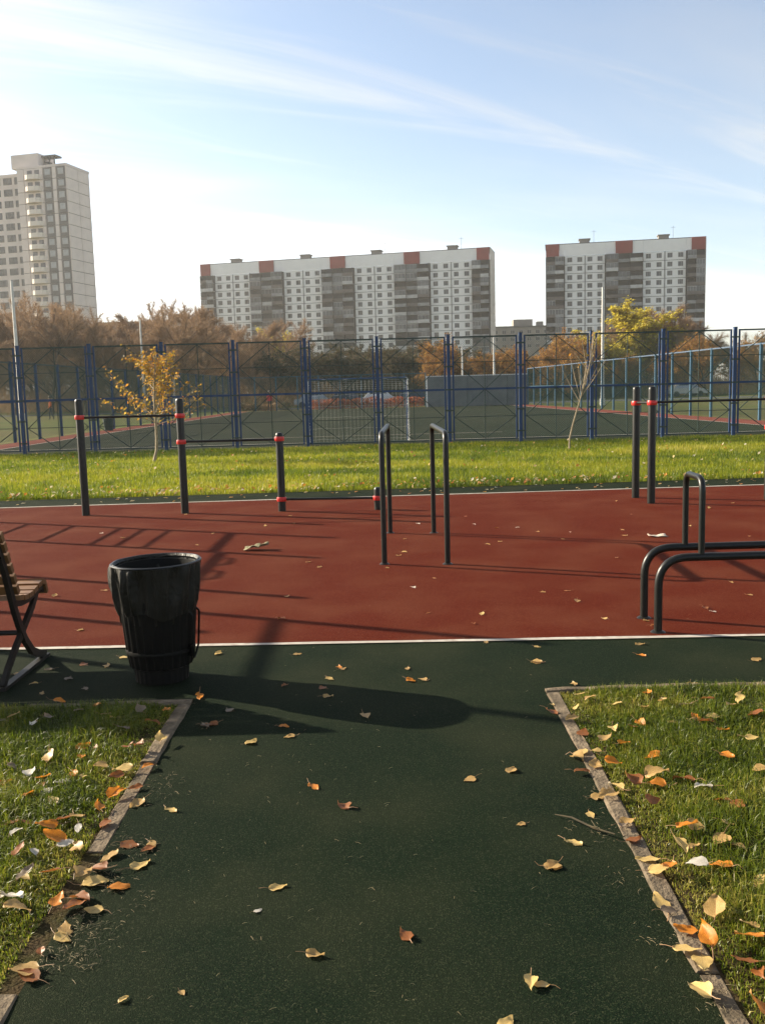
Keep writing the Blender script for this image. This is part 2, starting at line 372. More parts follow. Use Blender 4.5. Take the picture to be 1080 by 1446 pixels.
pline('pitch_line_far', (lx(82) + 1.5, 82.2), (rx(82) - 1.85, 82.2), 0.12)
pline('pitch_line_goal_area', (-5.5, 34.9), (4.5, 34.9), 0.09)
sheet('lane', [(-60, 92), (60, 88), (60, 95), (-60, 99)], -0.02, mat('far_asphalt', (0.055, 0.055, 0.055), 0.9, (0.045, 0.045, 0.045), 1, 5))

# ------------------------------------------------------------------ buildings
def place(me_cache, key, maker):
    if key not in me_cache: me_cache[key] = maker()
    return me_cache[key]
BC = {}
def win_mesh(w, h, bars, dark=False):
    def f():
        mb = MB(); mb.mi = 0
        t = 0.09
        for a in ((-w/2, w/2, -.03, .1, 0, t), (-w/2, w/2, -.03, .1, h - t, h), (-w/2, -w/2 + t, -.03, .1, t, h - t), (w/2 - t, w/2, -.03, .1, t, h - t)): mb.box(*a)
        for b in bars: mb.box(b * w - t/2, b * w + t/2, -.02, .1, t, h - t)
        mb.mi = 1; mb.box(-w/2 + t, w/2 - t, .04, .1, t, h - t)
        return mb.mesh('window', [M['dframe'] if dark else M['wframe'], M['glass']])
    return place(BC, ('w', w, h, tuple(bars), dark), f)
FL = 2.8
def slab_block(name, label, A, B, total, depth, secs, nfl, seed):
    """panel slab block; secs = list of (kind, x0, x1): 'w' four window bays, 'b' balcony stack"""
    rnd = random.Random(seed)
    A, B = Vector((*A, 0)), Vector((*B, 0)); d = B - A; L = d.length; ang = math.atan2(d.y, d.x)
    root = thing(name, label, 'building', A, ang)
    body_h = nfl * FL + 0.9
    MB().box(0, L, 0.16, depth, 0, body_h).build('core_wall', M['bjoint_shade'], root)
    MB().box(-0.15, L + 0.15, 0.0, depth + 0.15, total - 0.15, total + 0.1).build('roof', M['roof'], root)
    # end wall made of storey-high panels
    for k in range(nfl + 1):
        z0 = 0.9 + k * FL if k else 0.0; z1 = min(0.9 + (k + 1) * FL, total - 0.2) if k < nfl else total - 0.2
        if k == nfl: z0 = body_h
        for h in range(2):
            me = MB().box(L + 0.01, L + 0.2, 0.05 + h * depth / 2, (h + 1) * depth / 2 - 0.07, z0 + 0.05, z1 - 0.05).mesh('panel', M['bend'])
            put('panel', me, root)
    for kind, x0, x1 in secs:
        # attic band
        if kind == 'w':
            MB().box(x0 + 0.03, x1 - 0.03, -0.12, 0.25, body_h + 0.06, total - 0.16).build('attic_panel', M['battic'], root)
            n = 4; w = (x1 - x0) / n
            pm = MB()
            pw, ph, ww, wh = w * 2 - 0.15, FL - 0.16, 1.62, 1.55
            # storey-high panel two bays wide with two window openings
            c = [-w / 2, w / 2]
            xs = [-pw/2, c[0] - ww/2, c[0] + ww/2, c[1] - ww/2, c[1] + ww/2, pw/2]
            zs = [0.08, 0.78, 0.78 + wh, 0.08 + ph]
            for i in range(5):
                for j in range(3):
                    if j == 1 and i in (1, 3): continue
                    pm.box(xs[i], xs[i + 1], 0, 0.22, zs[j], zs[j + 1])
            pme = pm.mesh('panel', M['bwall'])
            for f in range(nfl):
                for q in range(2):
                    put('panel', pme, root, loc=(x0 + w * (2 * q + 1), 0, 0.9 + f * FL))
                for b in range(4):
                    v = rnd.random()
                    bars = (0.0,) if v < .5 else ((0.16,) if v < .8 else (-0.16, 0.16))
                    put('window', win_mesh(1.61, 1.54, bars), root, loc=(x0 + w * (b + 0.5), 0.08, 0.9 + f * FL + 0.785))
            # roof hatch house
            xm = (x0 + x1) / 2
            MB().box(xm - 1.6, xm + 1.6, 3, 6, total, total + 1.5).box(xm - 1.9, xm + 1.9, 2.7, 6.3, total + 1.5, total + 1.8).build('roof_house', M['lowb'], root)
            mb = MB(); mb.tube([(xm + 3, 4, total), (xm + 3, 4, total + 4.5)], 0.05, 5); mb.tube([(xm + 2.2, 4, total + 4), (xm + 3.8, 4, total + 4)], 0.04, 5)
            mb.build('aerial', M['roof'], root)
            # drain pipe on the facade
            MB().tube([(xm + 0.2, -0.1, 0.9), (xm + 0.2, -0.1, body_h)], 0.07, 6).build('down_pipe', M['balc'], root)
        else:
            cx0, cx1 = (x0, x1)
            wid = x1 - x0; mid = 5.3 if wid > 8 else wid * 0.7
            r0 = (x0 + x1) / 2 - mid / 2 if wid > 8 else (0.1 if x0 < 1 else x1 - mid - 0.1)
            MB().box(r0, r0 + mid, -0.5, 0.3, body_h + 0.02, total + 0.05).build('attic_red_panel', M['bred'], root)
            if wid > 8:
                for s0, s1 in ((x0, r0 - 0.05), (r0 + mid + 0.05, x1)):
                    MB().box(s0, s1, -0.1, 0.25, body_h + 0.06, total - 0.16).build('attic_panel', M['battic'], root)
            else:
                s0, s1 = (r0 + mid + .05, x1) if x0 < 1 else (x0, r0 - .05)
                MB().box(s0, s1, -0.1, 0.25, body_h + 0.06, total - 0.16).build('attic_panel', M['battic'], root)
            nseg = 3 if wid > 8 else 2
            for f in range(nfl):
                z = 0.9 + f * FL
                for sgm in range(nseg):
                    a0 = x0 + 0.25 + sgm * (wid - 0.5) / nseg; a1 = x0 + 0.25 + (sgm + 1) * (wid - 0.5) / nseg
                    deep = 1.7 if (nseg == 3 and sgm != 1) or nseg == 2 else 0.8
                    var = rnd.choice((0, 0, 0, 0, 1, 2)); hgt = rnd.choice((1.0, 1.05, 1.1))
                    col = rnd.choice((M['balc'],) * 5 + (M['balc2'],) * 2 + (M['balc3'],) * 4)
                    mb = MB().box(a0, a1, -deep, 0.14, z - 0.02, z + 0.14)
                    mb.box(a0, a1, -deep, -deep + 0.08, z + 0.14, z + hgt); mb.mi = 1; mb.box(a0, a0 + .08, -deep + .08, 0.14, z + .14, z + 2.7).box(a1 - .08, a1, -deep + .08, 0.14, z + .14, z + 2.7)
                    bo = mb.build('balcony', [col, M['bjoint_shade']], root)
                    if var:                                  # glazed in
                        g = MB(); nb = 3
                        for k in range(nb + 1):
                            xx = a0 + 0.03 + (a1 - a0 - 0.12) * k / nb; g.box(xx, xx + .07, -deep, -deep + .06, z + hgt, z + 2.66)
                        g.box(a0, a1, -deep - .01, -deep + .07, z + 2.5, z + 2.68)
                        g.mi = 1; g.box(a0 + .05, a1 - .05, -deep + .02, -deep + .04, z + hgt, z + 2.5)
                        g.build('glazing', [M['wframe'] if var == 1 else M['balc'], M['glass']], bo)
    return root
slab_block('apartment_block', 'long pale grey panel apartment block with four bays and red attic panels above grey balconies', (-62.06, 342), (37.43, 318), 46.85, 13,
           [('b', 0, 5.3), ('w', 5.3, 18.6), ('b', 18.6, 30.9), ('w', 30.9, 44.7), ('b', 44.7, 56.2), ('w', 56.2, 70.1), ('b', 70.1, 82.4), ('w', 82.4, 96.4), ('b', 96.4, 102.34)], 15, 11)
slab_block('apartment_block', 'shorter grey panel apartment block with one middle balcony stack, behind the yellow tree', (55.46, 316), (104.64, 307), 46.82, 13,
           [('b', 0, 6.1), ('w', 6.1, 18.9), ('b', 18.9, 30.8), ('w', 30.8, 44.1), ('b', 44.1, 50.0)], 15, 12)

def tower():
    Cn = Vector((-76.96, 245.6, 0)); v = Vector((2.68, 10.4, 0)).normalized()       # v runs back along the blank end wall
    ang = math.atan2(v.y, v.x) - math.pi / 2                                          # local +y = v, local -x runs left along the front
    root = thing('tower_block', 'tall beige tower block with a blank end wall and curved white balconies', 'building', Cn, ang)
    H = 59.9; nf = 20
    MB().box(-14.2, -0.2, 0.25, 10.6, 0, H - 0.6).build('core_wall', M['bjoint_shade'], root)
    MB().box(-34, -14.2, 3.6, 14, 0, H - 1.4).build('wing_wall', M['twall'], root)
    MB().box(-14.3, 0.05, 0, 10.7, H - 0.6, H).build('roof', M['twall'], root)
    MB().box(-34.2, -14.3, 3.5, 14.1, H - 1.4, H - 0.6).build('roof', M['twall'], root)
    ph = MB().box(-16.5, -8.6, 1.4, 9, H, H + 3.4).build('penthouse', M['twall'], root)
    q = MB()
    for x in (-8.0, -6.6, -5.2):
        q.box(x, x + .25, 3, 3.25, H, H + 2.6)
    q.box(-8.4, -4.4, 2.6, 5.5, H + 2.6, H + 3.0); q.box(-8.3, -6.9, 3.3, 5, H, H + 1.6)
    q.build('roof_canopy', M['roof'], root)
    fh = (H - 0.6) / nf * 1.0
    for k in range(nf):
        z0 = H - 0.6 - (k + 1) * 2.86
        if z0 < 1: break
        # blank end wall panels, two per storey
        for h in range(2):
            put('panel', place(BC, ('te', h), lambda h=h: MB().box(-0.2, 0.0, h * 5.3 + 0.07, (h + 1) * 5.3 - 0.07, 0.08, 2.80).mesh('panel', M['twall'])), root, loc=(0, 0, z0))
        # front panels around the openings
        for (a0, a1) in ((-2.9, -0.02), (-6.7, -2.94), (-12.2, -6.74), (-14.2, -12.24)):
            put('panel', place(BC, ('tf', a0), lambda a0=a0, a1=a1: MB().box(a0 + .04, a1 - .04, 0.0, 0.25, 0.07, 2.80).mesh('panel', M['twall'])), root, loc=(0, 0, z0))
        for xc in (-1.55, -5.3):
            def f():
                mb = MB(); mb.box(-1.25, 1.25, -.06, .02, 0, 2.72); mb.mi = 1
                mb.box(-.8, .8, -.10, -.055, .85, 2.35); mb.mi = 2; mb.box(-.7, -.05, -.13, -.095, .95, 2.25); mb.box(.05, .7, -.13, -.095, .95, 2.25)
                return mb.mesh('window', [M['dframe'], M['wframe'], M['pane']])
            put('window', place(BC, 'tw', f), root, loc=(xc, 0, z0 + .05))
        def fb():
            mb = MB(); mb.mi = 0
            pts = [(-2.2, 0), (-1.9, -.9), (-1.0, -1.35), (1.0, -1.35), (1.9, -.9), (2.2, 0)]
            for i in range(5):
                (xa, ya), (xb, yb) = pts[i], pts[i + 1]; b = len(mb.v)
                mb.v += [(xa, ya, 0), (xb, yb, 0), (xb, yb, 1.15), (xa, ya, 1.15), (xa * .93, ya * .9 + .01, 1.15), (xb * .93, yb * .9 + .01, 1.15)]
                mb.face((b, b + 1, b + 2, b + 3)); mb.face((b + 3, b + 2, b + 5, b + 4))
            b = len(mb.v); mb.v += [(x, y, 0) for x, y in pts]; mb.face(tuple(b + i for i in range(6)))
            mb.mi = 1; mb.box(-1.7, -.35, -.06, -.01, 0.2, 2.35); mb.box(.35, 1.7, -.06, -.01, 0.2, 2.35)
            return mb.mesh('balcony', [M['bend'], M['glass']])
        put('balcony', place(BC, 'tb', fb), root, loc=(-9.4, 0, z0 + .02))
        for xc in (-16.2, -19.5, -23, -27):
            put('window', win_mesh(2.5, 1.7, (0.0,), True), root, loc=(xc, 3.55, z0 - .6 + .85))
    return root
tower()
def far_block(label, x0, x1, y, h, nw, nfl, house):
    root = thing('far_apartment_block', label, 'building', (x0, y, 0), 0.0)
    L = x1 - x0
    MB().box(0, L, 0.15, 12, 0, h).build('wall', M['lowb'], root)
    MB().box(-.3, L + .3, -.2, 12.3, h, h + .6).build('roof', M['roof'], root)
    if house: MB().box(L * house - 4, L * house + 4, 2, 8, h + .6, h + 3.4).box(L * house + 6, L * house + 8.5, 2, 6, h + .6, h + 2.4).build('roof_house', M['lowb'], root)
    for f in range(nfl):
        for k in range(nw):
            put('window', win_mesh(1.7, 1.5, (0.0,)), root, loc=(L * (k + .5) / nw, 0.06, h - 2.6 - f * 2.9))
    return root
far_block('low brown apartment block seen in the gap between the two grey blocks', 47.5, 72, 400, 25.6, 7, 3, 0.55)
far_block('low far apartment block just showing above the bare trees beside the tower', -118, -72, 400, 31.6, 12, 2, 0.75)

# ------------------------------------------------------------------ trees
def rand_dir(rnd, d, ang):
    a = d.orthogonal().normalized(); b = d.cross(a); t = rnd.uniform(0, 2 * math.pi)
    return (d * math.cos(ang) + (a * math.cos(t) + b * math.sin(t)) * math.sin(ang)).normalized()
def tree_meshes(seed, H, spread, n_twig, leafiness, leaf_mat, twig_mat, leaf=0.10):
    """trunk with limbs as tapered tubes; crown of fine twigs and small loose leaves"""
    rnd = random.Random(seed); tm = MB(); tv = []; lv = []
    ends = []
    def grow(p, d, L, r, lev):
        n = 4; pts = [p]; dd = d
        for i in range(n):
            dd = (dd + Vector((rnd.uniform(-.13, .13), rnd.uniform(-.13, .13), rnd.uniform(-.02, .12)))).normalized()
            pts.append(pts[-1] + dd * L / n)
        tm.tube(pts, [r * (1 - .7 * i / n) for i in range(n + 1)], 5 if lev < 1 else 3, cap=False)
        if lev >= 2: ends.append((pts, L)); return
        nb = (17 if lev == 0 else 8)
        for k in range(nb):
            t = rnd.uniform(.10 if lev == 0 else .25, 1.0); i = min(int(t * n), n - 1); q = pts[i].lerp(pts[i + 1], t * n - i)
            dirn = (pts[i + 1] - pts[i]).normalized()
            grow(q, rand_dir(rnd, dirn, rnd.uniform(.45, 1.1) * (spread if lev == 0 else 1)), L * rnd.uniform(.38, .55) * (1.15 - .3 * t), r * .45 * (1.1 - .5 * t), lev + 1)
    grow(Vector((0, 0, -.1)), Vector((rnd.uniform(-.05, .05), rnd.uniform(-.05, .05), 1)).normalized(), H * .86, H * .016, 0)
    per = max(1, n_twig // len(ends))
    V = []; Fc = []; MI = []; T = []
    for pts, L in ends:
        for k in range(per):
            t = rnd.uniform(.05, 1); i = min(int(t * 4), 3); q = pts[i].lerp(pts[i + 1], t * 4 - i)
            d = rand_dir(rnd, (pts[i + 1] - pts[i]).normalized(), rnd.uniform(.2, 1.3)); d.z += .22; d.normalize()
            ln = rnd.uniform(.35, 1.0) * H * .10
            s = d.orthogonal().normalized(); s = Quaternion(d, rnd.uniform(0, 6.3)) @ s
            w = .007 + .0008 * H
            b = len(V); e = q + d * ln + Vector((0, 0, rnd.uniform(-.1, .1) * ln))
            V += [q - s * w, q + s * w, e]; Fc.append((b, b + 1, b + 2)); MI.append(0); tt = rnd.random(); T += [tt] * 3
            if rnd.random() < leafiness:
                for _ in range(2 if leafiness <= 1 else int(leafiness) + 1):
                    c = q.lerp(e, rnd.uniform(.2, 1.1)) + Vector((rnd.gauss(0, .08), rnd.gauss(0, .08), rnd.gauss(0, .08)))
                    n1 = rand_dir(rnd, Vector((0, 0, 1)), rnd.uniform(0, 1.5)); a1 = n1.orthogonal().normalized(); b1 = n1.cross(a1)
                    sz = leaf * rnd.uniform(.6, 1.4); b = len(V)
                    V += [c - a1 * sz, c - b1 * sz * .6, c + a1 * sz, c + b1 * sz * .6]; Fc.append((b, b + 1, b + 2, b + 3)); MI.append(1)
                    tt = rnd.random(); T += [tt] * 4
    me = bpy.data.meshes.new('crown'); me.from_pydata(V, [], Fc); me.materials.append(twig_mat); me.materials.append(leaf_mat)
    me.polygons.foreach_set('material_index', MI)
    at = me.attributes.new('tone', 'FLOAT', 'POINT'); at.data.foreach_set('value', T)
    return tm.mesh('trunk', M['bark'], True), me
TW_B = attr_mat('twig_brown', [(0, (0.19, 0.120, 0.070)), (1, (0.32, 0.21, 0.125))], 0.8, 0.25)
LF_BR = attr_mat('leaf_russet', [(0, (0.22, 0.125, 0.06)), (.6, (0.32, 0.195, 0.095)), (1, (0.38, 0.26, 0.13))], 0.7, 0.4)
LF_OR = attr_mat('leaf_orange', [(0, (0.20, 0.08, 0.02)), (.6, (0.36, 0.17, 0.03)), (1, (0.42, 0.26, 0.05))], 0.7, 0.45)
LF_YE = attr_mat('leaf_yellow', [(0, (0.30, 0.24, 0.02)), (.6, (0.55, 0.44, 0.035)), (1, (0.62, 0.55, 0.09))], 0.7, 0.5)
LF_DK = attr_mat('leaf_dull_green', [(0, (0.045, 0.045, 0.020)), (.6, (0.075, 0.065, 0.028)), (1, (0.12, 0.09, 0.04))], 0.75, 0.3)
LF_RED = attr_mat('leaf_red_hedge', [(0, (0.22, 0.05, 0.02)), (.6, (0.36, 0.09, 0.035)), (1, (0.45, 0.16, 0.05))], 0.7, 0.4)
KINDS = {
    'bare': [tree_meshes(100 + i, 10.0, 1.0, 16000, 0.28, LF_BR, TW_B, 0.055) for i in range(4)],
    'orange': [tree_meshes(200 + i, 8.0, 1.1, 4500, 1.0, LF_OR, TW_B, 0.11) for i in range(2)],
    'yellow': [tree_meshes(300 + i, 8.0, 1.1, 6500, 2.0, LF_YE, TW_B, 0.11) for i in range(2)],
    'dark': [tree_meshes(400 + i, 8.0, 1.1, 4500, 1.0, LF_DK, TW_B, 0.11) for i in range(2)],
}
TREE_N = {'bare': 'bare_tree', 'orange': 'orange_tree', 'yellow': 'yellow_tree', 'dark': 'dull_tree'}
tr_rnd = random.Random(5)
def tree(kind, x, y, h, label, group=None, wid=1.0, cat='tree'):
    ms = KINDS[kind][tr_rnd.randrange(len(KINDS[kind]))]
    base = 10.0 if kind == 'bare' else 8.0
    r = thing(TREE_N[kind], label, cat, (x, y, -0.05), tr_rnd.uniform(0, 6.28), group)
    s = h / base; r.scale = (s * wid, s * wid, s)
    put('trunk', ms[0], r); put('crown', ms[1], r)
    return r
def px_x(px, y): return (px - 540 - 4.6) / F_PX * y * 1.003
# bare wood on the left, several rows deep
GL = 'bare trees between the pitch and the tower'
for k in range(40):
    y = 98 + (k % 4) * 13 + tr_rnd.uniform(-4, 4); px = -60 + (k + tr_rnd.uniform(-.4, .4)) * 12.0
    top = 455 if px < 150 else (464 if px < 300 else 482)
    h = (562 - .0265 * px - top + tr_rnd.uniform(-22, 8)) * y / F_PX + 1.7
    tree('bare', px_x(px, y), y, h, 'bare russet tree in the wood behind the far left pitch corner', GL, tr_rnd.uniform(1.0, 1.35))
GM = 'dull low trees in front of the long block'
for k in range(22):
    y = 112 + (k % 3) * 14 + tr_rnd.uniform(-4, 4); px = 395 + k * 13 + tr_rnd.uniform(-8, 8)
    h = (551 - 500 + tr_rnd.uniform(-14, 10)) * y / F_PX + 1.7
    tree('dark', px_x(px, y), y, h, 'low dull green and brown tree standing in front of the long block', GM, tr_rnd.uniform(1.2, 1.6))
tree('yellow', px_x(412, 150), 150, 10.6, 'slim yellow tree in front of the long block, beside the bare wood', None, 0.8)
GO = 'orange bushes above the concrete wall'
for k in range(9):
    y = 104 + (k % 3) * 10; px = 645 + k * 24 + tr_rnd.uniform(-8, 8)
    h = (545 - 496 + tr_rnd.uniform(-12, 14)) * y / F_PX + 1.7
    tree('orange', px_x(px, y), y, h, 'orange autumn tree rising above the grey concrete wall', GO, tr_rnd.uniform(1.1, 1.5))
tree('yellow', px_x(876, 118), 118, 7.6, 'low rounded yellow tree beside the tall pale mast', None, 1.5)
tree('yellow', px_x(908, 122), 122, 9.3, 'broad bright yellow tree in front of the shorter block', None, 1.5)
tree('yellow', px_x(932, 128), 128, 8.8, 'yellow tree half hidden behind the broad bright yellow one', None, 1.4)
tree('bare', px_x(962, 124), 124, 9.6, 'bare brown tree right beside the yellow trees', None, 1.2)
tree('bare', px_x(985, 130), 130, 9.0, 'bare brown tree at the end corner of the shorter block', None, 1.25)
GR = 'brown trees beyond the right pitch fence'
for k in range(16):
    y = 108 + (k % 3) * 12; px = 820 + k * 21 + tr_rnd.uniform(-8, 8)
    h = (540 - 490 + tr_rnd.uniform(-18, 10)) * y / F_PX + 1.7
    tree('bare' if k % 3 else 'orange', px_x(px, y), y, h, 'brown autumn tree in the row beyond the right pitch fence' if k % 3 else 'orange autumn tree in the row beyond the right pitch fence',
         GR if k % 3 else 'orange trees beyond the right pitch fence', tr_rnd.uniform(1.1, 1.5))
# two young trees on the lawn strip
def sapling(name, label, base, top, bark, n_leaf, lmat, seed, h_branch0, n_br, reach, spread0, spread1, girth):
    rnd = random.Random(seed); base, top = Vector(base), Vector(top)
    root = thing(name, label, 'tree', base, 0)
    mb = MB(); rel = top - base; n = 9; pts = []
    for i in range(n + 1):
        t = i / n; pts.append(rel * t + Vector((math.sin(t * 5 + seed) * .05, math.cos(t * 4) * .04, 0)) * (1 if 0 < i else 0))
    mb.tube(pts, [girth * (1 - .85 * i / n) + .004 for i in range(n + 1)], 7)
    mb.build('trunk', bark, root, True)
    V = []; Fc = []; T = []; bm_ = MB()
    for k in range(n_br):
        t = rnd.uniform(h_branch0, .97); i = min(int(t * n), n - 1); p = pts[i].lerp(pts[i + 1], t * n - i)
        d = rand_dir(rnd, Vector((0, 0, 1)), rnd.uniform(spread0, spread1)); L = rnd.uniform(.35, .95) * reach * (1.15 - .75 * (t - h_branch0) / (1 - h_branch0))
        q = [p, p + d * L * .5 + Vector((0, 0, .03)), p + d * L + Vector((0, 0, .12 * L))]
        bm_.tube(q, [.010, .007, .003], 4, cap=False)
        for j in range(n_leaf):
            u = rnd.uniform(.25, 1.08); c = (q[0].lerp(q[1], u * 2) if u < .5 else q[1].lerp(q[2], u * 2 - 1)) + Vector((rnd.gauss(0, .06), rnd.gauss(0, .06), rnd.gauss(-.02, .06)))
            n1 = rand_dir(rnd, Vector((0, 0, 1)), rnd.uniform(0, 1.5)); a1 = n1.orthogonal().normalized(); b1 = n1.cross(a1); sz = rnd.uniform(.019, .040); b = len(V)
            V += [c - a1 * sz * 1.3, c - b1 * sz * .8 + n1 * sz * .25, c + a1 * sz * 1.3, c + b1 * sz * .8 + n1 * sz * .25]; Fc += [(b, b + 1, b + 2), (b, b + 2, b + 3)]; tt = rnd.random(); T += [tt] * 4
    bm_.build('branches', bark, root)['kind'] = 'stuff'
    if V:
        me = bpy.data.meshes.new('crown'); me.from_pydata(V, [], Fc); me.materials.append(lmat)
        at = me.attributes.new('tone', 'FLOAT', 'POINT'); at.data.foreach_set('value', T)
        o = put('crown', me, root); o['kind'] = 'stuff'
    return root
LF_SAP = attr_mat('leaf_sapling', [(0, (0.16, 0.12, 0.02)), (.35, (0.34, 0.22, 0.03)), (.7, (0.50, 0.22, 0.03)), (1, (0.55, 0.36, 0.07))], 0.6, 0.45)
sapling('young_tree', 'young tree with yellow and orange leaves on the lawn before the fence', (-5.75, 23.86, 0), (-5.5, 23.8, 2.72), M['sapbark'], 44, LF_SAP, 1, 0.34, 40, 1.55, .65, 1.4, .038)
s2 = sapling('young_tree', 'leaning young tree almost without leaves on the lawn before the fence', (4.79, 23.98, 0), (5.36, 23.9, 2.8), M['sapbark'], 1, LF_SAP, 4, 0.42, 30, 1.1, .2, .8, .022)

# red autumn hedge at the far end of the pitch
def hedge(label, x0, x1, y, h, lm, seed):
    rnd = random.Random(seed); V = []; Fc = []; T = []
    root = thing('hedge', label, 'hedge', ((x0 + x1) / 2, y, 0))
    n = int((x1 - x0) * 420)
    for k in range(n):
        x = rnd.uniform(x0, x1) - (x0 + x1) / 2; hh = h * (0.8 + 0.25 * noise.noise((x * .9, seed, 0)))
        c = Vector((x, rnd.gauss(0, .28), abs(rnd.uniform(0, 1)) ** .8 * hh)); n1 = rand_dir(rnd, Vector((0, 0, 1)), rnd.uniform(.2, 1.5)); a1 = n1.orthogonal().normalized(); b1 = n1.cross(a1)
        sz = rnd.uniform(.04, .09); b = len(V); V += [c - a1 * sz, c - b1 * sz * .7, c + a1 * sz, c + b1 * sz * .7]; Fc.append((b, b + 1, b + 2, b + 3)); T += [rnd.random()] * 4
    me = bpy.data.meshes.new('foliage'); me.from_pydata(V, [], Fc); me.materials.append(lm); at = me.attributes.new('tone', 'FLOAT', 'POINT'); at.data.foreach_set('value', T)
    put('foliage', me, root)['kind'] = 'stuff'
    mb = MB()
    for k in range(int((x1 - x0) / .8)):
        x = x0 + .4 + k * .8 - (x0 + x1) / 2; mb.tube([(x, 0, -.02), (x + rnd.uniform(-.1, .1), 0, h * .8)], [.02, .008], 4)
    mb.build('stems', M['bark'], root)['kind'] = 'stuff'
    return root
def undergrowth(name, label, x0, x1, y, dy, h, m, n, seed):
    rnd = random.Random(seed); V = []; Fc = []; T = []
    for k in range(n):
        x = rnd.uniform(x0, x1); yy = y + rnd.uniform(0, dy); hh = h * (.75 + .5 * noise.noise((x * .25, yy * .2, seed)))
        c = Vector((x, yy, rnd.uniform(0, 1) ** 1.1 * hh)); d = rand_dir(rnd, Vector((0, 0, 1)), rnd.uniform(0, .9)); s_ = rand_dir(rnd, Vector((1, 0, 0)), .6) * rnd.uniform(.012, .03); L = rnd.uniform(.3, .9); b = len(V)
        V += [c - s_, c + s_, c + d * L]; Fc.append((b, b + 1, b + 2)); T += [rnd.random()] * 3
    me = bpy.data.meshes.new(name); me.from_pydata(V, [], Fc); me.materials.append(m); at = me.attributes.new('tone', 'FLOAT', 'POINT'); at.data.foreach_set('value', T)
    return tag(put(name, me), label, 'undergrowth', kind='stuff')
undergrowth('undergrowth', 'tangled brown undergrowth beneath the bare wood', -62, -4, 100, 24, 3.0, LF_BR, 42000, 1)
undergrowth('undergrowth', 'tangled dull undergrowth beneath the trees beyond the far end', -4, 30, 104, 20, 2.9, LF_DK, 48000, 2)
undergrowth('undergrowth', 'tangled brown undergrowth beyond the right pitch fence', 30, 75, 104, 22, 2.6, LF_BR, 24000, 3)
hedge('low red autumn hedge beside the grey concrete wall', -6.2, 4.0, 85.6, 1.12, LF_RED, 1)
hedge('short stretch of brown hedge behind the far left part of the pitch', -12.4, -9.2, 85.6, 0.8, LF_BR, 2)

# ------------------------------------------------------------------ concrete wall and fences
wl_root = thing('concrete_wall', 'grey concrete panel wall at the far end of the pitch', 'wall', (8.62, 83.6, 0), 0.0)
for k in range(5):
    w = 8.75 / 5; x0 = -8.75 / 2 + k * w
    MB().box(x0 + .015, x0 + w - .015, -.09, .09, 0, 2.62).build('panel', M['conc'], wl_root)
    MB().box(x0 + w - .06, x0 + w + .06, .1, .26, 0, 2.66).build('post', M['balc'], wl_root)
MB().box(-8.75 / 2 - .05, 8.75 / 2 + .05, -.11, .11, 2.625, 2.70).build('coping', M['galv'], wl_root)
MB().box(-8.75 / 2 - .12, -8.75 / 2 - .01, -.1, .1, 0, 2.70).build('end_post', M['white'], wl_root)

def chain_link(w, z0, z1, pitch, t):
    """two sets of slanted wires clipped to a rectangle, thin flat-sided wires"""
    mb = MB(); h = z1 - z0
    for sgn in (1, -1):
        c = -h
        while c < w:
            # line x = c + s (s in 0..h) for sgn 1, mirrored for -1
            s0 = max(0, -c); s1 = min(h, w - c)
            if s1 - s0 > .02:
                xa, xb = c + s0, c + s1
                if sgn < 0: xa, xb = w - xa, w - xb
                a = Vector((xa, .004 * sgn, z0 + s0)); b = Vector((xb, .004 * sgn, z0 + s1))
                d = (b - a).normalized(); n1 = Vector((0, 1, 0)).cross(d) * t; y = Vector((0, t, 0)); i = len(mb.v)
                for p in (a, b): mb.v += [tuple(p + n1), tuple(p - n1 * .5 + y * .87), tuple(p - n1 * .5 - y * .87)]
                for k in range(3): mb.face((i + k, i + (k + 1) % 3, i + 3 + (k + 1) % 3, i + 3 + k))
            c += pitch
    return mb
# near fence: 2.13 m panels hung between square blue posts
FY, FH, FP = 28.35, 3.2, 2.128
x_first = -10.68 - FP * 2
NP = 14
fence = thing('pitch_fence', 'tall blue and dark green braced wire fence along the near side of the pitch', 'fence', (0, FY, 0), 0.0022)
pw = FP - 0.20
zz = [0.10, 0.80, 1.62, 2.42, FH - 0.02]
fr = MB()
fr.box(0, .045, -.022, .022, zz[0], zz[-1])
me_frame_v = fr.mesh('side_rail', M['fblue'])
me_top = MB().box(.045, pw - .045, -.022, .022, zz[-1] - .045, zz[-1]).mesh('top_rail', M['fdark'])
me_bot = MB().box(.045, pw - .045, -.022, .022, zz[0], zz[0] + .04).mesh('bottom_rail', M['fdark'])
me_mid = MB().box(.047, pw - .047, -.026, .026, zz[2] - .03, zz[2] + .03).mesh('mid_rail', M['fblue'])
me_thin = MB().box(.047, pw - .047, -.010, .010, -.010, .010).mesh('rail', M['fdark'])
me_mull = MB().box(pw / 2 - .010, pw / 2 + .010, .012, .030, zz[0] + .05, zz[-1] - .05).mesh('mullion', M['fdark'])
def brace(a, b, y): return MB().bar((a[0], y, a[1]), (b[0], y, b[1]), .022, .016, up=(0, 1, 0)).mesh('brace', M['fdark'])
mid = pw / 2
me_br = [brace((mid, zz[4] - .05), (pw - .05, zz[3]), -.02), brace((mid, zz[4] - .05), (.05, zz[3]), -.02),
         brace((.05, zz[3]), (pw - .05, zz[1]), -.036), brace((pw - .05, zz[3]), (.05, zz[1]), .040),
         brace((.05, zz[1]), (mid, zz[0] + .05), -.02), brace((pw - .05, zz[1]), (mid, zz[0] + .05), -.02)]
me_link = chain_link(pw - .09, zz[0] + .04, zz[-1] - .045, .07, .0025).mesh('chain_link', M['wire'])
pm = MB().box(-.045, .045, -.05, .05, -.05, FH + .03); pm.box(-.055, .055, -.06, .06, FH + .03, FH + .045)
me_post = pm.mesh('post', M['fblue'])
cm = MB()
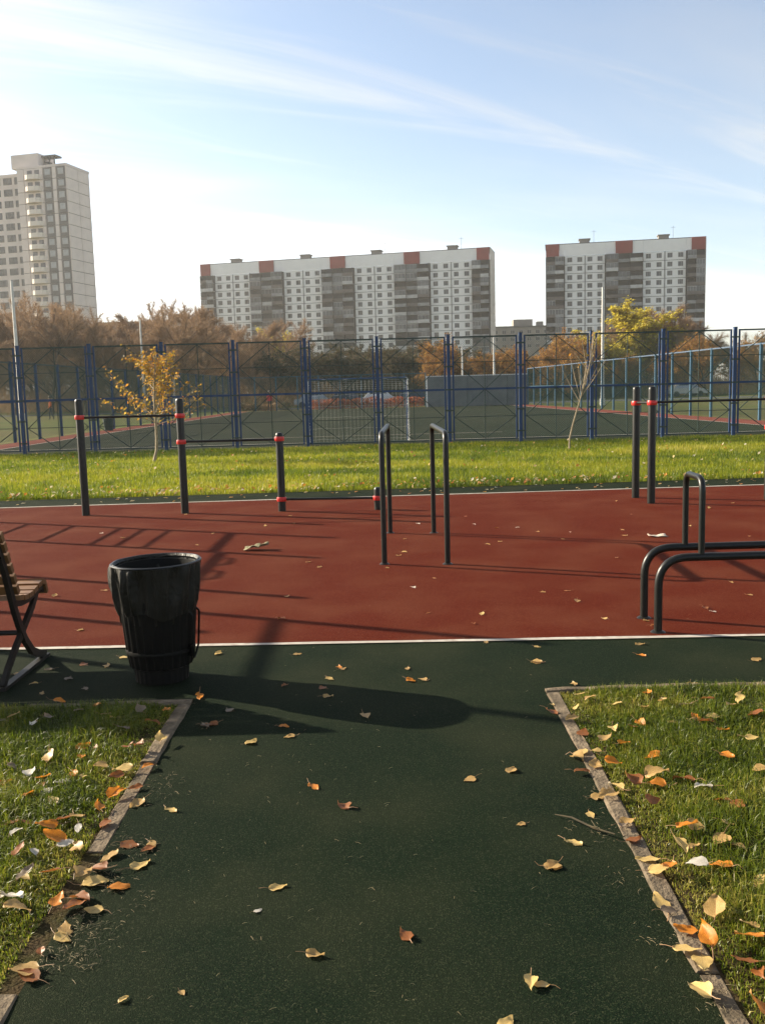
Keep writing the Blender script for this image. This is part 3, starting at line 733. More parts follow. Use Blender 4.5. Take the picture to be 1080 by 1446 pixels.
for z in (.35, 1.0, 1.62, 2.3, 2.95): cm.box(-.13, .13, -.062, -.052, z - .022, z + .022)
me_clamp = cm.mesh('clamps', M['fdark'])
for k in range(NP + 1):
    x = x_first + k * FP
    p = put('post', me_post, fence, loc=(x, 0, 0), rot=(0, random.uniform(-.004, .004), 0))
    put('clamps', me_clamp, p)['kind'] = 'stuff'
    if k == NP: break
    for me in (me_frame_v, me_top, me_bot, me_mid, me_mull): put(me.name.split('.')[0], me, fence, loc=(x + .10, 0, 0))
    put('side_rail', me_frame_v, fence, loc=(x + .10 + pw - .045, 0, 0))
    for z in (zz[1], zz[3]): put('rail', me_thin, fence, loc=(x + .10, 0, z))
    for me in me_br: put('brace', me, fence, loc=(x + .10, 0, 0))
    put('chain_link', me_link, fence, loc=(x + .145, 0, 0))['kind'] = 'stuff'

def side_fence(name, label, a, b, n, h, pm_, rail_m, wire_t, mesh_p, rails=(0.5,)):
    a, b = Vector((*a, 0)), Vector((*b, 0)); d = b - a; L = d.length; w = L / n
    root = thing(name, label, 'fence', a, math.atan2(d.y, d.x))
    mp_ = MB().box(-.05, .05, -.05, .05, -.05, h + .02).mesh('post', pm_)
    mt = MB().box(.05, w - .05, -.03, .03, h - .06, h).mesh('top_rail', rail_m)
    mm = MB().box(.05, w - .05, -.028, .028, -.025, .025).mesh('mid_rail', pm_)
    mc = chain_link(w - .1, .06, h - .06, mesh_p, wire_t).mesh('chain_link', M['wire'])
    for k in range(n + 1):
        put('post', mp_, root, loc=(k * w, 0, 0))
        if k == n: break
        put('top_rail', mt, root, loc=(k * w, 0, 0))
        for r_ in rails: put('mid_rail', mm, root, loc=(k * w, 0, h * r_))
        put('chain_link', mc, root, loc=(k * w + .05, 0, 0))['kind'] = 'stuff'
    return root
M['fturq'] = mat('fence_turquoise_paint', (0.020, 0.075, 0.135), 0.5, (0.028, 0.09, 0.15), 2, 3)
M['fblue_light'] = mat('fence_pale_blue_paint', (0.05, 0.085, 0.14), 0.5, (0.07, 0.10, 0.15), 2, 3)
side_fence('pitch_side_fence', 'blue wire fence with pale top rail beside the green lawn and red strip', (rx(29.2), 29.2), (rx(83.4), 83.4), 22, 3.15, M['fturq'], M['fblue_light'], .0032, .085)
side_fence('pitch_side_fence', 'blue wire fence running back towards the bare wood', (lx(29.2), 29.2), (lx(84.6), 84.6), 22, 3.1, M['fblue'], M['fdark'], .0034, .085)
side_fence('pitch_end_fence', 'teal wire fence across the far end behind the goal', (lx(84.6), 84.6), (4.1, 84.0), 9, 3.0, M['teal'], M['teal'], .0034, .085)

# ------------------------------------------------------------------ football goal
def goal():
    root = thing('football_goal', 'small football goal with white net seen from behind through the fence', 'goal', (-0.69, 29.75, 0), 0.0)
    w, h, d1, d0 = 3.18, 2.03, 0.55, 1.05
    P0, P1 = (-w / 2, d0, 0), (w / 2, d0, 0)
    MB().tube([(-w/2, d0, 0), (-w/2, d0, h)], .042, 10).build('post', M['fblue'], root, True)
    MB().tube([(w/2, d0, 0), (w/2, d0, h)], .042, 10).build('post', M['fblue'], root, True)
    MB().tube([(-w/2, d0, h), (w/2, d0, h)], .042, 10).build('crossbar', M['fblue'], root, True)
    for s in (-1, 1):
        MB().tube([(s*w/2, d0, h), (s*w/2, d1 - .15, h - .02), (s*w/2, d1 - .35, h - .35), (s*w/2, 0, .06), (s*w/2, d0, .04)], .013, 7).build('stay', M['galv'], root, True)
    MB().tube([(-w/2, 0, .05), (w/2, 0, .05)], .022, 7).build('ground_bar', M['fdark'], root)
    MB().tube([(-w/2, d1 - .15, h - .02), (w/2, d1 - .15, h - .02)], .018, 7).build('back_bar', M['fdark'], root)
    nt = MB(); prof = [(d0, h), (d1 - .15, h - .03), (d1 - .33, h - .35), (0.02, .06)]
    def along(t):
        t *= 3; i = min(int(t), 2); u = t - i; a, b = prof[i], prof[i + 1]; return a[0] + (b[0] - a[0]) * u, a[1] + (b[1] - a[1]) * u
    rnd = random.Random(2); n = 26; t_ = .0026
    for k in range(n + 1):
        x = -w/2 + w * k / n
        pts = [(x + rnd.gauss(0, .006), along(t)[0] + .05 * math.sin(t * 3.1) * math.sin(k * .5), along(t)[1]) for t in np.linspace(0, 1, 10)]
        nt.tube(pts, t_, 3, cap=False)
    for t in np.linspace(.06, .98, 14):
        pts = [(-w/2 + w * q / 13, along(t)[0] + .05 * math.sin(t * 3.1) * math.sin(q), along(t)[1] - .015 * math.sin(q * 2.3)) for q in range(14)]
        nt.tube(pts, t_, 3, cap=False)
    nt.build('net', M['net'], root)['kind'] = 'stuff'
    for s in (-1, 1):
        sn = MB()
        for z in np.linspace(.1, h - .05, 18):
            yb = 0.02 + (d1 - .35) * min(1, z / (h - .35)) if z < h - .35 else d1 - .35 + (z - h + .35) * .6
            sn.tube([(s*w/2 + s*.02 * math.sin(z * 9), d0, z), (s*w/2 + s*.05, (d0 + yb) / 2, z - .03), (s*w/2, yb, z)], t_ * 2.4, 3, cap=False)
        for y in np.linspace(.1, d0, 9):
            zt = h - .02 if y > .3 else y / .2 * (h - .35) + .06
            sn.tube([(s*w/2, y, .05), (s*w/2 + s*.03, y, zt * .5), (s*w/2, y, min(zt, h - .03))], t_ * 2.4, 3, cap=False)
        sn.build('side_net', M['net'], root)['kind'] = 'stuff'
goal()

# ------------------------------------------------------------------ lamp masts
def mast(label, px, y, h, r):
    x = px_x(px, y)
    root = thing('lamp_mast', label, 'lamp post', (x, y, 0), 0)
    MB().tube([(0, 0, -.05), (0, 0, .5), (0, 0, .52), (0, 0, h)], [r * 1.5, r * 1.5, r, r * .55], 10).build('pole', M['galv'], root, True)
    return root
mast('tall pale mast standing beyond the left pitch fence before the bare wood', 44, 76, 10.9, .17)
mast('pale mast among the bare trees behind the young tree', 217, 93, 8.9, .13)
mast('short pale mast low among the bare trees', 259, 94, 5.7, .12)
mast('tall pale mast in front of the yellow trees', 856, 74, 9.0, .14)
mast('short pale mast above the middle of the concrete wall', 661, 98, 5.8, .12)
mast('pale mast rising above the concrete wall near the corner of the long block', 705, 98, 6.8, .13)

# ------------------------------------------------------------------ parked cars and people far behind the pitch
def car(label, x, y, rz, paint, L=4.3, Wd=1.72, Hc=1.46):
    root = thing('parked_car', label, 'car', (x, y, -.02), rz, 'cars parked beyond the pitch')
    prof = [(-L/2, .35), (-L/2, .78), (-L/2 + .12, .86), (-L/2 + .55, .92), (-L/2 + 1.0, 1.38), (-L/2 + 1.5, Hc), (.35, Hc), (.7, 1.40), (1.25, .95), (L/2 - .25, .82), (L/2, .62), (L/2, .35)]
    n = len(prof); mb = MB()
    for s in (-1, 1):
        for (px, pz) in prof:
            wd = Wd / 2 * (1 if pz < .96 else 1 - .22 * (pz - .95) / .5); mb.v.append((px, s * wd, pz))
    mb.face(tuple(range(n))); mb.face(tuple(n + i for i in reversed(range(n))))
    for i in range(n): mb.face((i, n + i, n + (i + 1) % n, (i + 1) % n))
    body = mb.build('body', paint, root)
    wm = MB()
    for s in (-1, 1):
        yy = s * (Wd / 2 * .87 + .03); wm.v += [(-L/2 + .85, yy, .98), (1.05, yy, .98), (.55, yy * .95, 1.36), (-L/2 + 1.2, yy * .95, 1.36)]; wm.face((0, 1, 2, 3)); wm.build('side_window', M['glass'], root); wm = MB()
    pass
    ws = MB(); ws.v = [(1.25, -.66, .98), (1.25, .66, .98), (.74, .58, 1.38), (.74, -.58, 1.38)]; ws.v = [(a + .02, b, c + .015) for a, b, c in ws.v]; ws.face((0, 1, 2, 3)); ws.build('windscreen', M['glass'], root)
    for sx in (-L/2 + .8, L/2 - .85):
        for s in (-1, 1):
            MB().tube([(sx, s * (Wd/2 - .18), .31), (sx, s * (Wd/2 + .01), .31)], .31, 14).build('wheel', M['rubbertyre'], root)
    for s in (-1, 1): MB().box(L/2 - .06, L/2 + .015, s * .62 - .18, s * .62 + .18, .62, .74).build('headlight', M['lamp'], root)
    return root
for i, (px, y, rz, p, lb) in enumerate([(455, 97.5, .05, 'carsilver', 'silver car parked behind the red hedge, beside the goal end'), (500, 97.5, -.02, 'cardark', 'dark car parked behind the middle of the red hedge'),
        (545, 97, .04, 'carwhite', 'white car parked behind the red hedge next to a dark car'), (588, 93, 3.1, 'cardark', 'dark blue car parked behind the hedge end by the concrete wall'),
        (972, 103, .1, 'carsilver', 'silver car parked beyond the right pitch fence')]):
    car(lb, px_x(px, y), y, rz, M[p])
def person(label, x, y, rz, top, legs, stride):
    root = thing('person', label, 'person', (x, y, 0), rz)
    v = [(0, 0, .92), (0, 0, 1.15), (0, .01, 1.36), (0, .02, 1.50), (0, .05, 1.62), (0, .03, 1.72),           # pelvis..head
         (.10, 0, .90), (.11, stride * .5, .50), (.11, stride * .3, .09), (.12, stride * .3 + .13, .045),
         (-.10, 0, .90), (-.11, -stride * .2, .50), (-.11, -stride, .10), (-.12, -stride + .12, .045),
         (.19, .01, 1.38), (.25, -.06, 1.12), (.24, .06, .90), (.24, .10, .82), (-.19, .01, 1.38), (-.25, .02, 1.12), (-.24, .12, .92), (-.24, .17, .85)]
    e = [(0, 1), (1, 2), (2, 3), (3, 4), (4, 5), (0, 6), (6, 7), (7, 8), (8, 9), (0, 10), (10, 11), (11, 12), (12, 13), (2, 14), (14, 15), (15, 16), (16, 17), (2, 18), (18, 19), (19, 20), (20, 21)]
    rr = [.15, .15, .16, .06, .10, .085, .09, .065, .045, .035, .09, .065, .045, .035, .07, .05, .04, .035, .07, .05, .04, .035]
    me = bpy.data.meshes.new('body'); me.from_pydata(v, e, [])
    for m in (legs, top, M['skin']): me.materials.append(m)
    o = put('body', me, root)
    sk = o.modifiers.new('skin', 'SKIN')
    for i, r_ in enumerate(rr): me.skin_vertices[0].data[i].radius = (r_, r_ * .8)
    me.skin_vertices[0].data[0].use_root = True
    o.modifiers.new('sub', 'SUBSURF').levels = 1; o.modifiers['sub'].render_levels = 1
    dg = bpy.context.evaluated_depsgraph_get(); ev = o.evaluated_get(dg); m2 = bpy.data.meshes.new_from_object(ev)
    o.modifiers.clear(); o.data = m2
    m2.materials.clear()
    for m in (legs, top, M['skin']): m2.materials.append(m)
    for p in m2.polygons:
        z = p.center.z; ax = abs(p.center.x)
        p.material_index = 2 if z > 1.47 or (ax > .2 and z < .90) else (1 if z > .9 else 0); p.use_smooth = True
    hb = MB().lathe([(0.001, 1.835), (.06, 1.82), (.095, 1.76), (.10, 1.68), (.085, 1.64)], 12); hb.v = [(a, b + .02, c) for a, b, c in hb.v]
    hb.build('hair', M['hair'], root, True)
    return root
person('person in an orange work vest walking beyond the left pitch fence', px_x(85, 73), 73, 1.9, M['cloth_o'], M['cloth_d'], .22)
person('person in a red jacket standing at the far edge of the pitch', px_x(391, 83), 83.2, 2.8, M['cloth_r'], M['cloth_d'], .08)

def shrub(name, label, x, y, h, w, seed, lm, group):
    rnd = random.Random(seed); root = thing(name, label, 'shrub', (x, y, 0), 0, group); V = []; Fc = []; T = []
    for k in range(700):
        c = Vector((rnd.gauss(0, w * .4), rnd.gauss(0, w * .4), rnd.uniform(.05, 1) * h * (1 - .3 * rnd.random()))); n1 = rand_dir(rnd, Vector((0, 0, 1)), rnd.uniform(.2, 1.5)); a1 = n1.orthogonal().normalized(); b1 = n1.cross(a1)
        sz = rnd.uniform(.03, .06); b = len(V); V += [c - a1 * sz, c - b1 * sz * .7, c + a1 * sz, c + b1 * sz * .7]; Fc.append((b, b + 1, b + 2, b + 3)); T += [rnd.random()] * 4
    me = bpy.data.meshes.new('foliage'); me.from_pydata(V, [], Fc); me.materials.append(lm); at = me.attributes.new('tone', 'FLOAT', 'POINT'); at.data.foreach_set('value', T)
    put('foliage', me, root)
    mb = MB()
    for k in range(5): mb.tube([(0, 0, -.02), (rnd.uniform(-.2, .2) * w, rnd.uniform(-.2, .2) * w, h * .8)], [.015, .006], 4)
    mb.build('stems', M['bark'], root)['kind'] = 'stuff'; return root
for k, px in enumerate((352, 370, 413)):
    shrub('dark_shrub', 'small dark shrub beside the person in the red jacket', px_x(px, 85), 85.2, .85, .7, 30 + k, LF_DK, 'dark shrubs at the far pitch edge')
# a dark litter bin and a leaning white board at the pitch edge
lb = thing('litter_bin', 'small dark green litter bin at the left edge of the pitch', 'bin', (lx(47) + .45, 47.0, 0))
MB().lathe([(.001, 0), (.20, 0), (.25, .30), (.27, .60), (.24, .62), (.22, .35), (.001, .33)], 18).build('drum', M['fdark'], lb, True)
MB().lathe([(.26, .60), (.29, .61), (.29, .66), (.25, .66)], 18).build('rim', M['balc2'], lb, True)
wb = thing('leaning_board', 'white board leaning at the far left edge of the pitch', 'board', (px_x(276, 74), 74.0, 0), 0.2)
MB().bar((-.12, 0, .02), (.28, .12, .92), .05, .34, up=(0, 1, 0)).build('panel', M['white'], wb)
MB().bar((.30, .4, .0), (.12, .14, .62), .04).build('prop', M['galv'], wb)

# ------------------------------------------------------------------ workout equipment
def pipe_post(parent, x, y, h, r=.054, lean=0):
    prof = [(.001, 0), (r, 0), (r, h - .045), (r * .93, h - .02), (r * .7, h - .005), (.001, h)]
    o = MB().lathe(prof, 20).build('post', M['steel'], parent, True, loc=(x, y, 0))
    return o
def collar(post, z, r=.054):
    c = MB().lathe([(r - .004, z - .032), (r + .012, z - .030), (r + .016, z - .018), (r + .016, z + .018), (r + .012, z + .030), (r - .004, z + .032)], 20).build('collar', M['collar'], post, True)
    return c
def bar_row(label, posts, bars):
    root = thing('pull_up_bars', label, 'pull-up bars', (posts[0][0], posts[0][1], 0.004))
    ox, oy = posts[0][0], posts[0][1]; P = []
    for (x, y, h, cs) in posts:
        p = pipe_post(root, x - ox, y - oy, h); P.append(p)
        for z in cs: collar(p, z)
    for i, j, z in bars:
        a, b = Vector((posts[i][0] - ox, posts[i][1] - oy, z)), Vector((posts[j][0] - ox, posts[j][1] - oy, z)); d = (b - a).normalized()
        mb = MB().tube([a + d * .05, b - d * .05], .0175, 10)
        mb.build('bar', M['steel'], root, True)
    return root
bar_row('row of four charcoal posts stepping down in height with red collars and three bars',
        [(-4.262, 13.46, 1.665, (1.405,)), (-2.826, 13.41, 1.64, (1.392, 1.022)), (-1.430, 13.36, 1.122, (1.032, .172)), (-.060, 13.26, .322, (.165,))],
        [(0, 1, 1.40), (1, 2, 1.025), (2, 3, .168)])
bar_row('pair of tall charcoal posts with red collars and a bar reaching to a third post',
        [(3.745, 13.84, 1.632, (1.39,)), (3.775, 13.14, 1.632, (1.405,)), (5.455, 13.24, 1.66, (1.42, 1.02)), (6.90, 13.3, 1.13, (1.03,))],
        [(0, 1, 1.40), (1, 2, 1.412), (2, 3, 1.025)])
def bend(pts, r, n=6):
    """round the inner corners of a polyline"""
    pts = [Vector(p) for p in pts]; out = [pts[0]]
    for i in range(1, len(pts) - 1):
        a, b, c = pts[i - 1], pts[i], pts[i + 1]; d1, d2 = (a - b).normalized(), (c - b).normalized()
        ang = d1.angle(d2); t = min(r / math.tan(ang / 2), (a - b).length * .9, (c - b).length * .9)
        p, q = b + d1 * t, b + d2 * t
        for k in range(n + 1):
            u = k / n; out.append(p.lerp(b, u).lerp(b.lerp(q, u), u))
    out.append(pts[-1]); return out
pb = thing('parallel_bars', 'charcoal parallel bars with rounded corners standing mid court', 'parallel bars', (0.32, 10.0, 0.004))
for nm, xn, yn, xf, yf, h in (('bar_frame', .007, 9.045, .086, 11.03, 1.268), ('bar_frame', .616, 8.96, .596, 10.945, 1.262)):
    a, b = Vector((xn - .32, yn - 10, 0)), Vector((xf - .32, yf - 10, 0))
    up = Vector((0, 0, h))
    MB().tube(bend([a, a + up, b + up, b], .11), .0275, 14).build(nm, M['steel'], pb, True)
    for q in (a, b): MB().lathe([(.028, .012), (.040, .010), (.052, .0)], 16).build('base_ring', M['steel'], pb, True, loc=q)
pr = thing('press_bench', 'low charcoal sit-up rack of two long bent tubes with an upright hoop', 'sit-up rack', (1.86, 6.45, 0.004))
for (x, y) in ((1.856, 6.265), (1.872, 6.665)):
    a = Vector((x - 1.86, y - 6.45, 0)); h = .513
    MB().tube(bend([a, a + Vector((0, 0, h)), a + Vector((1.75, .02, h)), a + Vector((1.75, .02, 0))], .20, 9), .0275, 14).build('tube', M['steel'], pr, True)
    for dx in (0, 1.75): MB().lathe([(.028, .012), (.040, .010), (.052, .0)], 16).build('base_ring', M['steel'], pr, True, loc=(a.x + dx, a.y + (.02 if dx else 0), 0))
for dx, hp in ((.285, .525), (1.30, .2)):
    a, b = Vector((dx, 6.27 - 6.45, .52)), Vector((dx + .018, 6.67 - 6.45, .52)); up = Vector((0, 0, hp))
    if hp > .5: MB().tube(bend([a, a + up, b + up, b], .10, 8), .0215, 12).build('hoop', M['steel'], pr, True)
    else: MB().tube([a, b], .02, 10).build('cross_tube', M['steel'], pr, True)
# the climbing frame whose shadow falls across the court; it stands off to the left
cf = thing('climbing_frame', 'tall charcoal wall-bar and pull-up frame standing beside the red court', 'climbing frame', (-5.9, 10.5, 0.004))
ys = {'a': (13.20, 2.55), 'b': (11.86, 2.50), 'c': (10.00, 2.50), 'd': (9.21, 3.32), 'e': (8.68, 2.2), 'f': (7.70, 3.28)}
for k, (y, h) in ys.items(): pipe_post(cf, 0, y - 10.5, h, .045)
for z in (.52, .86, 1.20, 1.36, 1.53):
    MB().tube([(0, 13.20 - 10.5, z), (0, 11.86 - 10.5, z)], .019, 8).build('rung', M['steel'], cf, True)
for (k0, k1, z, r_) in (('a', 'b', 1.93, .032), ('b', 'c', 1.98, .034), ('d', 'f', 2.42, .034)):
    MB().tube([(0, ys[k0][0] - 10.5, z), (0, ys[k1][0] - 10.5, z)], r_, 10).build('top_bar', M['steel'], cf, True)
for y in (11.45, 10.75):
    MB().tube(bend([(0, y - 10.5, 1.95), (.35, y - 10.5, 1.90), (.35, y - 10.9, 1.90), (0, y - 10.9, 1.95)], .12), .018, 8).build('handle', M['steel'], cf, True)

# ------------------------------------------------------------------ litter bin with liner
def dustbin():
    root = thing('waste_bin', 'black ribbed plastic waste bin with a black liner folded over its rim', 'bin', (-1.348, 5.50, 0.0))
    def rib(j, a, r, z): return (r * (1 + .022 * (1 if math.sin(a * 26) > .2 else -1)), z) if 2 <= j <= 5 else (r, z)
    body = MB().lathe([(.001, .012), (.156, .012), (.159, .095), (.182, .105), (.198, .20), (.218, .45), (.230, .68), (.236, .70), (.222, .70), (.196, .42), (.14, .05), (.001, .05)], 130, rib)
    bo = body.build('drum', M['can'], root, True)
    MB().lathe([(.196, .187), (.203, .189), (.205, .200), (.203, .211), (.197, .213)], 60).build('band', M['can'], root, True)
    # liner: folded over the rim, gathered in creases, tilted edge
    def tilt(a, z, r): return z + .004 * r * math.cos(a) / .25
    def fold(j, a, r, z):
        k = [0, 0, .003, .009, .013, .015, .014, .012, .006, 0, .006, .010, .014][j]
        w = (math.sin(a * 9 + 1.3 * math.sin(a * 2 + j * .18) + j * .10) + .6 * math.sin(a * 17 + 2.1 * math.sin(a * 3) - j * .14) + .5 * math.sin(a * 31 + j * .3))
        f = .45 + .55 * max(0, math.cos(a - 3.5)) ; rr = r + k * w * .85 * (.45 + f) + (.012 * noise.noise((math.cos(a) * 5, math.sin(a) * 5, z * 9)) + .006 * noise.noise((math.cos(a) * 11 + z * 9, math.sin(a) * 11, z * 16))) * (1 if j > 1 else 0)
        zb = z + (.018 * math.sin(a * 3 + 1) + .012 * math.sin(a * 7)) * (1 if j == 8 else (.6 if j == 7 else 0))
        return rr, tilt(a, zb, r)
    lp = [(.236, .715), (.248, .727), (.257, .722), (.256, .700), (.250, .65), (.245, .59), (.240, .53), (.233, .465), (.2265, .430)]
    lin = MB().lathe(list(reversed(lp)), 150, lambda j, a, r, z: fold(8 - j, a, r, z))
    lin.lathe([(.236, .705), (.228, .66), (.215, .52), (.195, .38), (.10, .28), (.001, .26)], 150, lambda j, a, r, z: fold([0, 10, 11, 12, 11, 0][j], a, r, z))
    lin.build('liner', M['bag'], root, True)
    rp = [(.258 * math.cos(a) + .004 * math.cos(a) * math.sin(9 * a), .258 * math.sin(a), tilt(a, .722, .258)) for a in np.linspace(0, 2 * math.pi, 61)]
    MB().tube(rp, .007, 8).build('rolled_edge', M['bag_edge'], root, True)
    # carrying handle folded down on the side
    hd = MB().tube(bend([(.212, -.06, .43), (.228, -.06, .41), (.214, -.05, .20), (.196, .02, .12), (.210, .07, .20), (.226, .07, .41), (.210, .06, .43)], .03), .0065, 7)
    hd.build('handle', M['can'], root, True)
    MB().tube([(.216, -.055, .235), (.211, -.045, .165)], .016, 8).build('handle_grip', M['can'], root, True)
    root.rotation_euler = (0, 0, R(-8))
    return root
dustbin()

# ------------------------------------------------------------------ bench at the left edge
def bench():
    root = thing('park_bench', 'slatted wooden park bench with crossed dark metal legs facing the court', 'bench', (-3.05, 5.66, 0.0))
    X1, X0 = .80, -.80; oy = 5.66
    seat = [(5.655, .492), (5.735, .478), (5.815, .478), (5.895, .490), (5.975, .508), (6.045, .510), (6.082, .462)]
    back = [(5.605, .555), (5.575, .625), (5.540, .695), (5.505, .765), (5.470, .835), (5.435, .900)]
    for k, (y, z) in enumerate(seat):
        ang = [(-.15), -.08, .05, .18, .10, -.35, -1.2][k]
        o = MB().box(X0 - .06, X1 + .035, -.033, .033, -.016, .016).build('seat_slat', M['wood'], root, loc=(0, y - oy, z), rot=(ang, 0, 0))
    for y, z in back:
        MB().box(X0 - .06, X1 + .035, -.018, .018, -.031, .031).build('back_slat', M['wood'], root, loc=(0, y - oy, z), rot=(.45, 0, 0))
    def flat(x, pts, w=.042, t=.03):
        mb = MB(); pts = [Vector((x, y - oy, z)) for y, z in pts]; n = len(pts); idx = []
        for i, p in enumerate(pts):
            d = (pts[min(i + 1, n - 1)] - pts[max(i - 1, 0)]).normalized(); s = Vector((1, 0, 0)); q = d.cross(s).normalized(); idx.append(len(mb.v))
            for a, b in ((-1, -1), (1, -1), (1, 1), (-1, 1)): mb.v.append(tuple(p + s * a * t / 2 + q * b * w / 2))
        for i in range(n - 1):
            for e in range(4): mb.face((idx[i] + e, idx[i] + (e + 1) % 4, idx[i + 1] + (e + 1) % 4, idx[i + 1] + e))
        mb.face(tuple(idx[0] + e for e in reversed(range(4)))); mb.face(tuple(idx[-1] + e for e in range(4)))
        return mb
    for s in (X0, X1):
        flat(s, [(5.40, .90), (5.50, .70), (5.555, .56), (5.60, .44), (5.66, .32), (5.73, .21), (5.83, .11), (5.95, .055), (6.05, .03)], .045).build('leg', M['iron'], root)
        flat(s - .004, [(6.0, .47), (5.90, .38), (5.75, .29), (5.60, .20), (5.45, .10), (5.36, .02)], .042, .026).build('leg', M['iron'], root)
        flat(s + .004, [(5.585, .47), (5.68, .452), (5.80, .448), (5.92, .464), (6.03, .482), (6.075, .45)], .038, .028).build('seat_bracket', M['iron'], root)
        MB().box(s - .022, s + .022, 5.33 - oy, 6.09 - oy, 0, .022).build('foot_bar', M['iron'], root)
    MB().tube([(X0, 5.695 - oy, .262), (X1, 5.695 - oy, .262)], .016, 10).build('cross_tube', M['iron'], root, True)
    return root
bench()

# ------------------------------------------------------------------ grass
def blades(name, sampler, n, hfun, w, m, seed, patch=lambda X, Y: 0, lean=.55):
    rng = np.random.default_rng(seed)
    X, Y = sampler(rng, n); n = len(X)
    h = hfun(rng, X, Y); az = rng.uniform(0, 2 * np.pi, n); ln = np.abs(rng.normal(0, lean, n)); fa = rng.uniform(0, np.pi, n)
    ww = w * rng.uniform(.6, 1.4, n); tone = np.clip(rng.normal(.5, .20, n) + patch(X, Y), 0, 1)
    cx, sx = np.cos(fa) * ww, np.sin(fa) * ww; lx_, ly_ = np.cos(az), np.sin(az)
    z0 = -.004
    base = np.stack([X, Y, np.full(n, z0)], 1)
    side = np.stack([cx, sx, np.zeros(n)], 1)
    mid_ = base + np.stack([lx_ * h * ln * .30, ly_ * h * ln * .30, h * .58], 1)
    tip = base + np.stack([lx_ * h * ln * 1.0, ly_ * h * ln * 1.0, h * np.maximum(.35, 1 - .35 * ln)], 1)
    V = np.stack([base - side, base + side, mid_ + side * .75, mid_ - side * .75, tip], 1).reshape(-1, 3)
    i = np.arange(n)[:, None] * 5
    loops = np.concatenate([i + np.array([0, 1, 2, 3]), i + np.array([3, 2, 4])], 1).reshape(-1)
    starts = (np.arange(n)[:, None] * 7 + np.array([0, 4])).reshape(-1); tot = np.tile([4, 3], n)
    me = bpy.data.meshes.new(name); me.vertices.add(n * 5); me.vertices.foreach_set('co', V.astype(np.float32).reshape(-1))
    me.loops.add(n * 7); me.loops.foreach_set('vertex_index', loops.astype(np.int32))
    me.polygons.add(n * 2); me.polygons.foreach_set('loop_start', starts.astype(np.int32)); me.polygons.foreach_set('loop_total', tot.astype(np.int32))
    me.update(calc_edges=True); me.materials.append(m)
    at = me.attributes.new('tone', 'FLOAT', 'POINT'); at.data.foreach_set('value', np.repeat(tone, 5).astype(np.float32))
    return put(name, me, kind='stuff')
GR_N = attr_mat('grass_near', [(0, (0.026, 0.040, 0.003)), (.35, (0.075, 0.110, 0.007)), (.7, (0.16, 0.185, 0.013)), (1, (0.32, 0.27, 0.06))], 0.42, 0.45, spec=0.4)
GR_F = attr_mat('grass_far', [(0, (0.045, 0.075, 0.004)), (.35, (0.13, 0.175, 0.008)), (.6, (0.25, 0.26, 0.010)), (.85, (0.30, 0.29, 0.022)), (1, (0.38, 0.33, 0.06))], 0.5, 0.5, spec=0.4)
def fbm(X, Y, s, seed):
    return np.array([noise.noise((x * s, y * s, seed)) for x, y in zip(X, Y)])
def near_sampler(side):
    def f(rng, n):
        # denser close to the camera
        Y = rng.uniform(1.9, KF - .05, n); 
        if side < 0: X = rng.uniform(-3.4, KL - .075, n); keep = X > -0.43 * Y - .35
        else: X = rng.uniform(KR + .075, 3.4, n); keep = X < 0.43 * Y + .35
        if side < 0: keep &= Y < KF - .09 + .02 * (X - KL)
        X, Y = X[keep], Y[keep]
        p = fbm(X, Y, 3.2, 4.0 + side); k2 = rng.uniform(0, 1, len(X)) < np.clip(.80 + 1.0 * p, .25, 1)
        return X[k2], Y[k2]
    return f
def near_h(rng, X, Y):
    edge = np.clip(np.minimum(np.abs(X - (KL - .06)), np.abs(X - (KR + .06))) / .25, .35, 1)
    return rng.uniform(.022, .072, len(X)) * edge * (1 + .5 * fbm(X, Y, 2.2, 9.0))
tag(blades('grass_left', near_sampler(-1), 210000, near_h, .0019, GR_N, 1, patch=lambda X, Y: .45 * fbm(X, Y, 2.6, 2.0) + np.clip(.22 - np.abs(X - KL) * .6, 0, .22), lean=.95), 'short sunlit grass on the lawn beside the bench', 'grass', kind='stuff')
tag(blades('grass_right', near_sampler(1), 210000, near_h, .0019, GR_N, 2, patch=lambda X, Y: .45 * fbm(X, Y, 2.6, 6.0) + np.clip(.22 - np.abs(X - KR) * .6, 0, .22), lean=.95), 'short sunlit grass on the lawn beside the right kerb', 'grass', kind='stuff')
def strip_sampler(rng, n):
    Y = 15.6 + 12.75 * rng.uniform(0, 1, n) ** 1.25; X = rng.uniform(-13.5, 13.5, n)
    keep = (Y > court_hi(0) + .036 * X + 1.10) & (np.abs(X) < .43 * Y + .8)
    return X[keep], Y[keep]
def strip_h(rng, X, Y): return rng.uniform(.05, .12, len(X)) * (1 + .5 * fbm(X, Y, .6, 3.0))
tag(blades('grass_strip', strip_sampler, 330000, strip_h, .0045, GR_F, 3, patch=lambda X, Y: .60 * fbm(X * .35, Y * 1.0, .55, 2.0) + .35 * fbm(X, Y, 1.6, 5.0) - .20 * np.clip((Y - 24.2) / 1.5, 0, 1) - .16 * np.clip((18.6 - Y) / 1.5, 0, 1), lean=.5), 'yellow green grass strip between the court and the fence', 'grass', kind='stuff')  # tone lowered towards fence and court: tree and fence shadows painted into blades

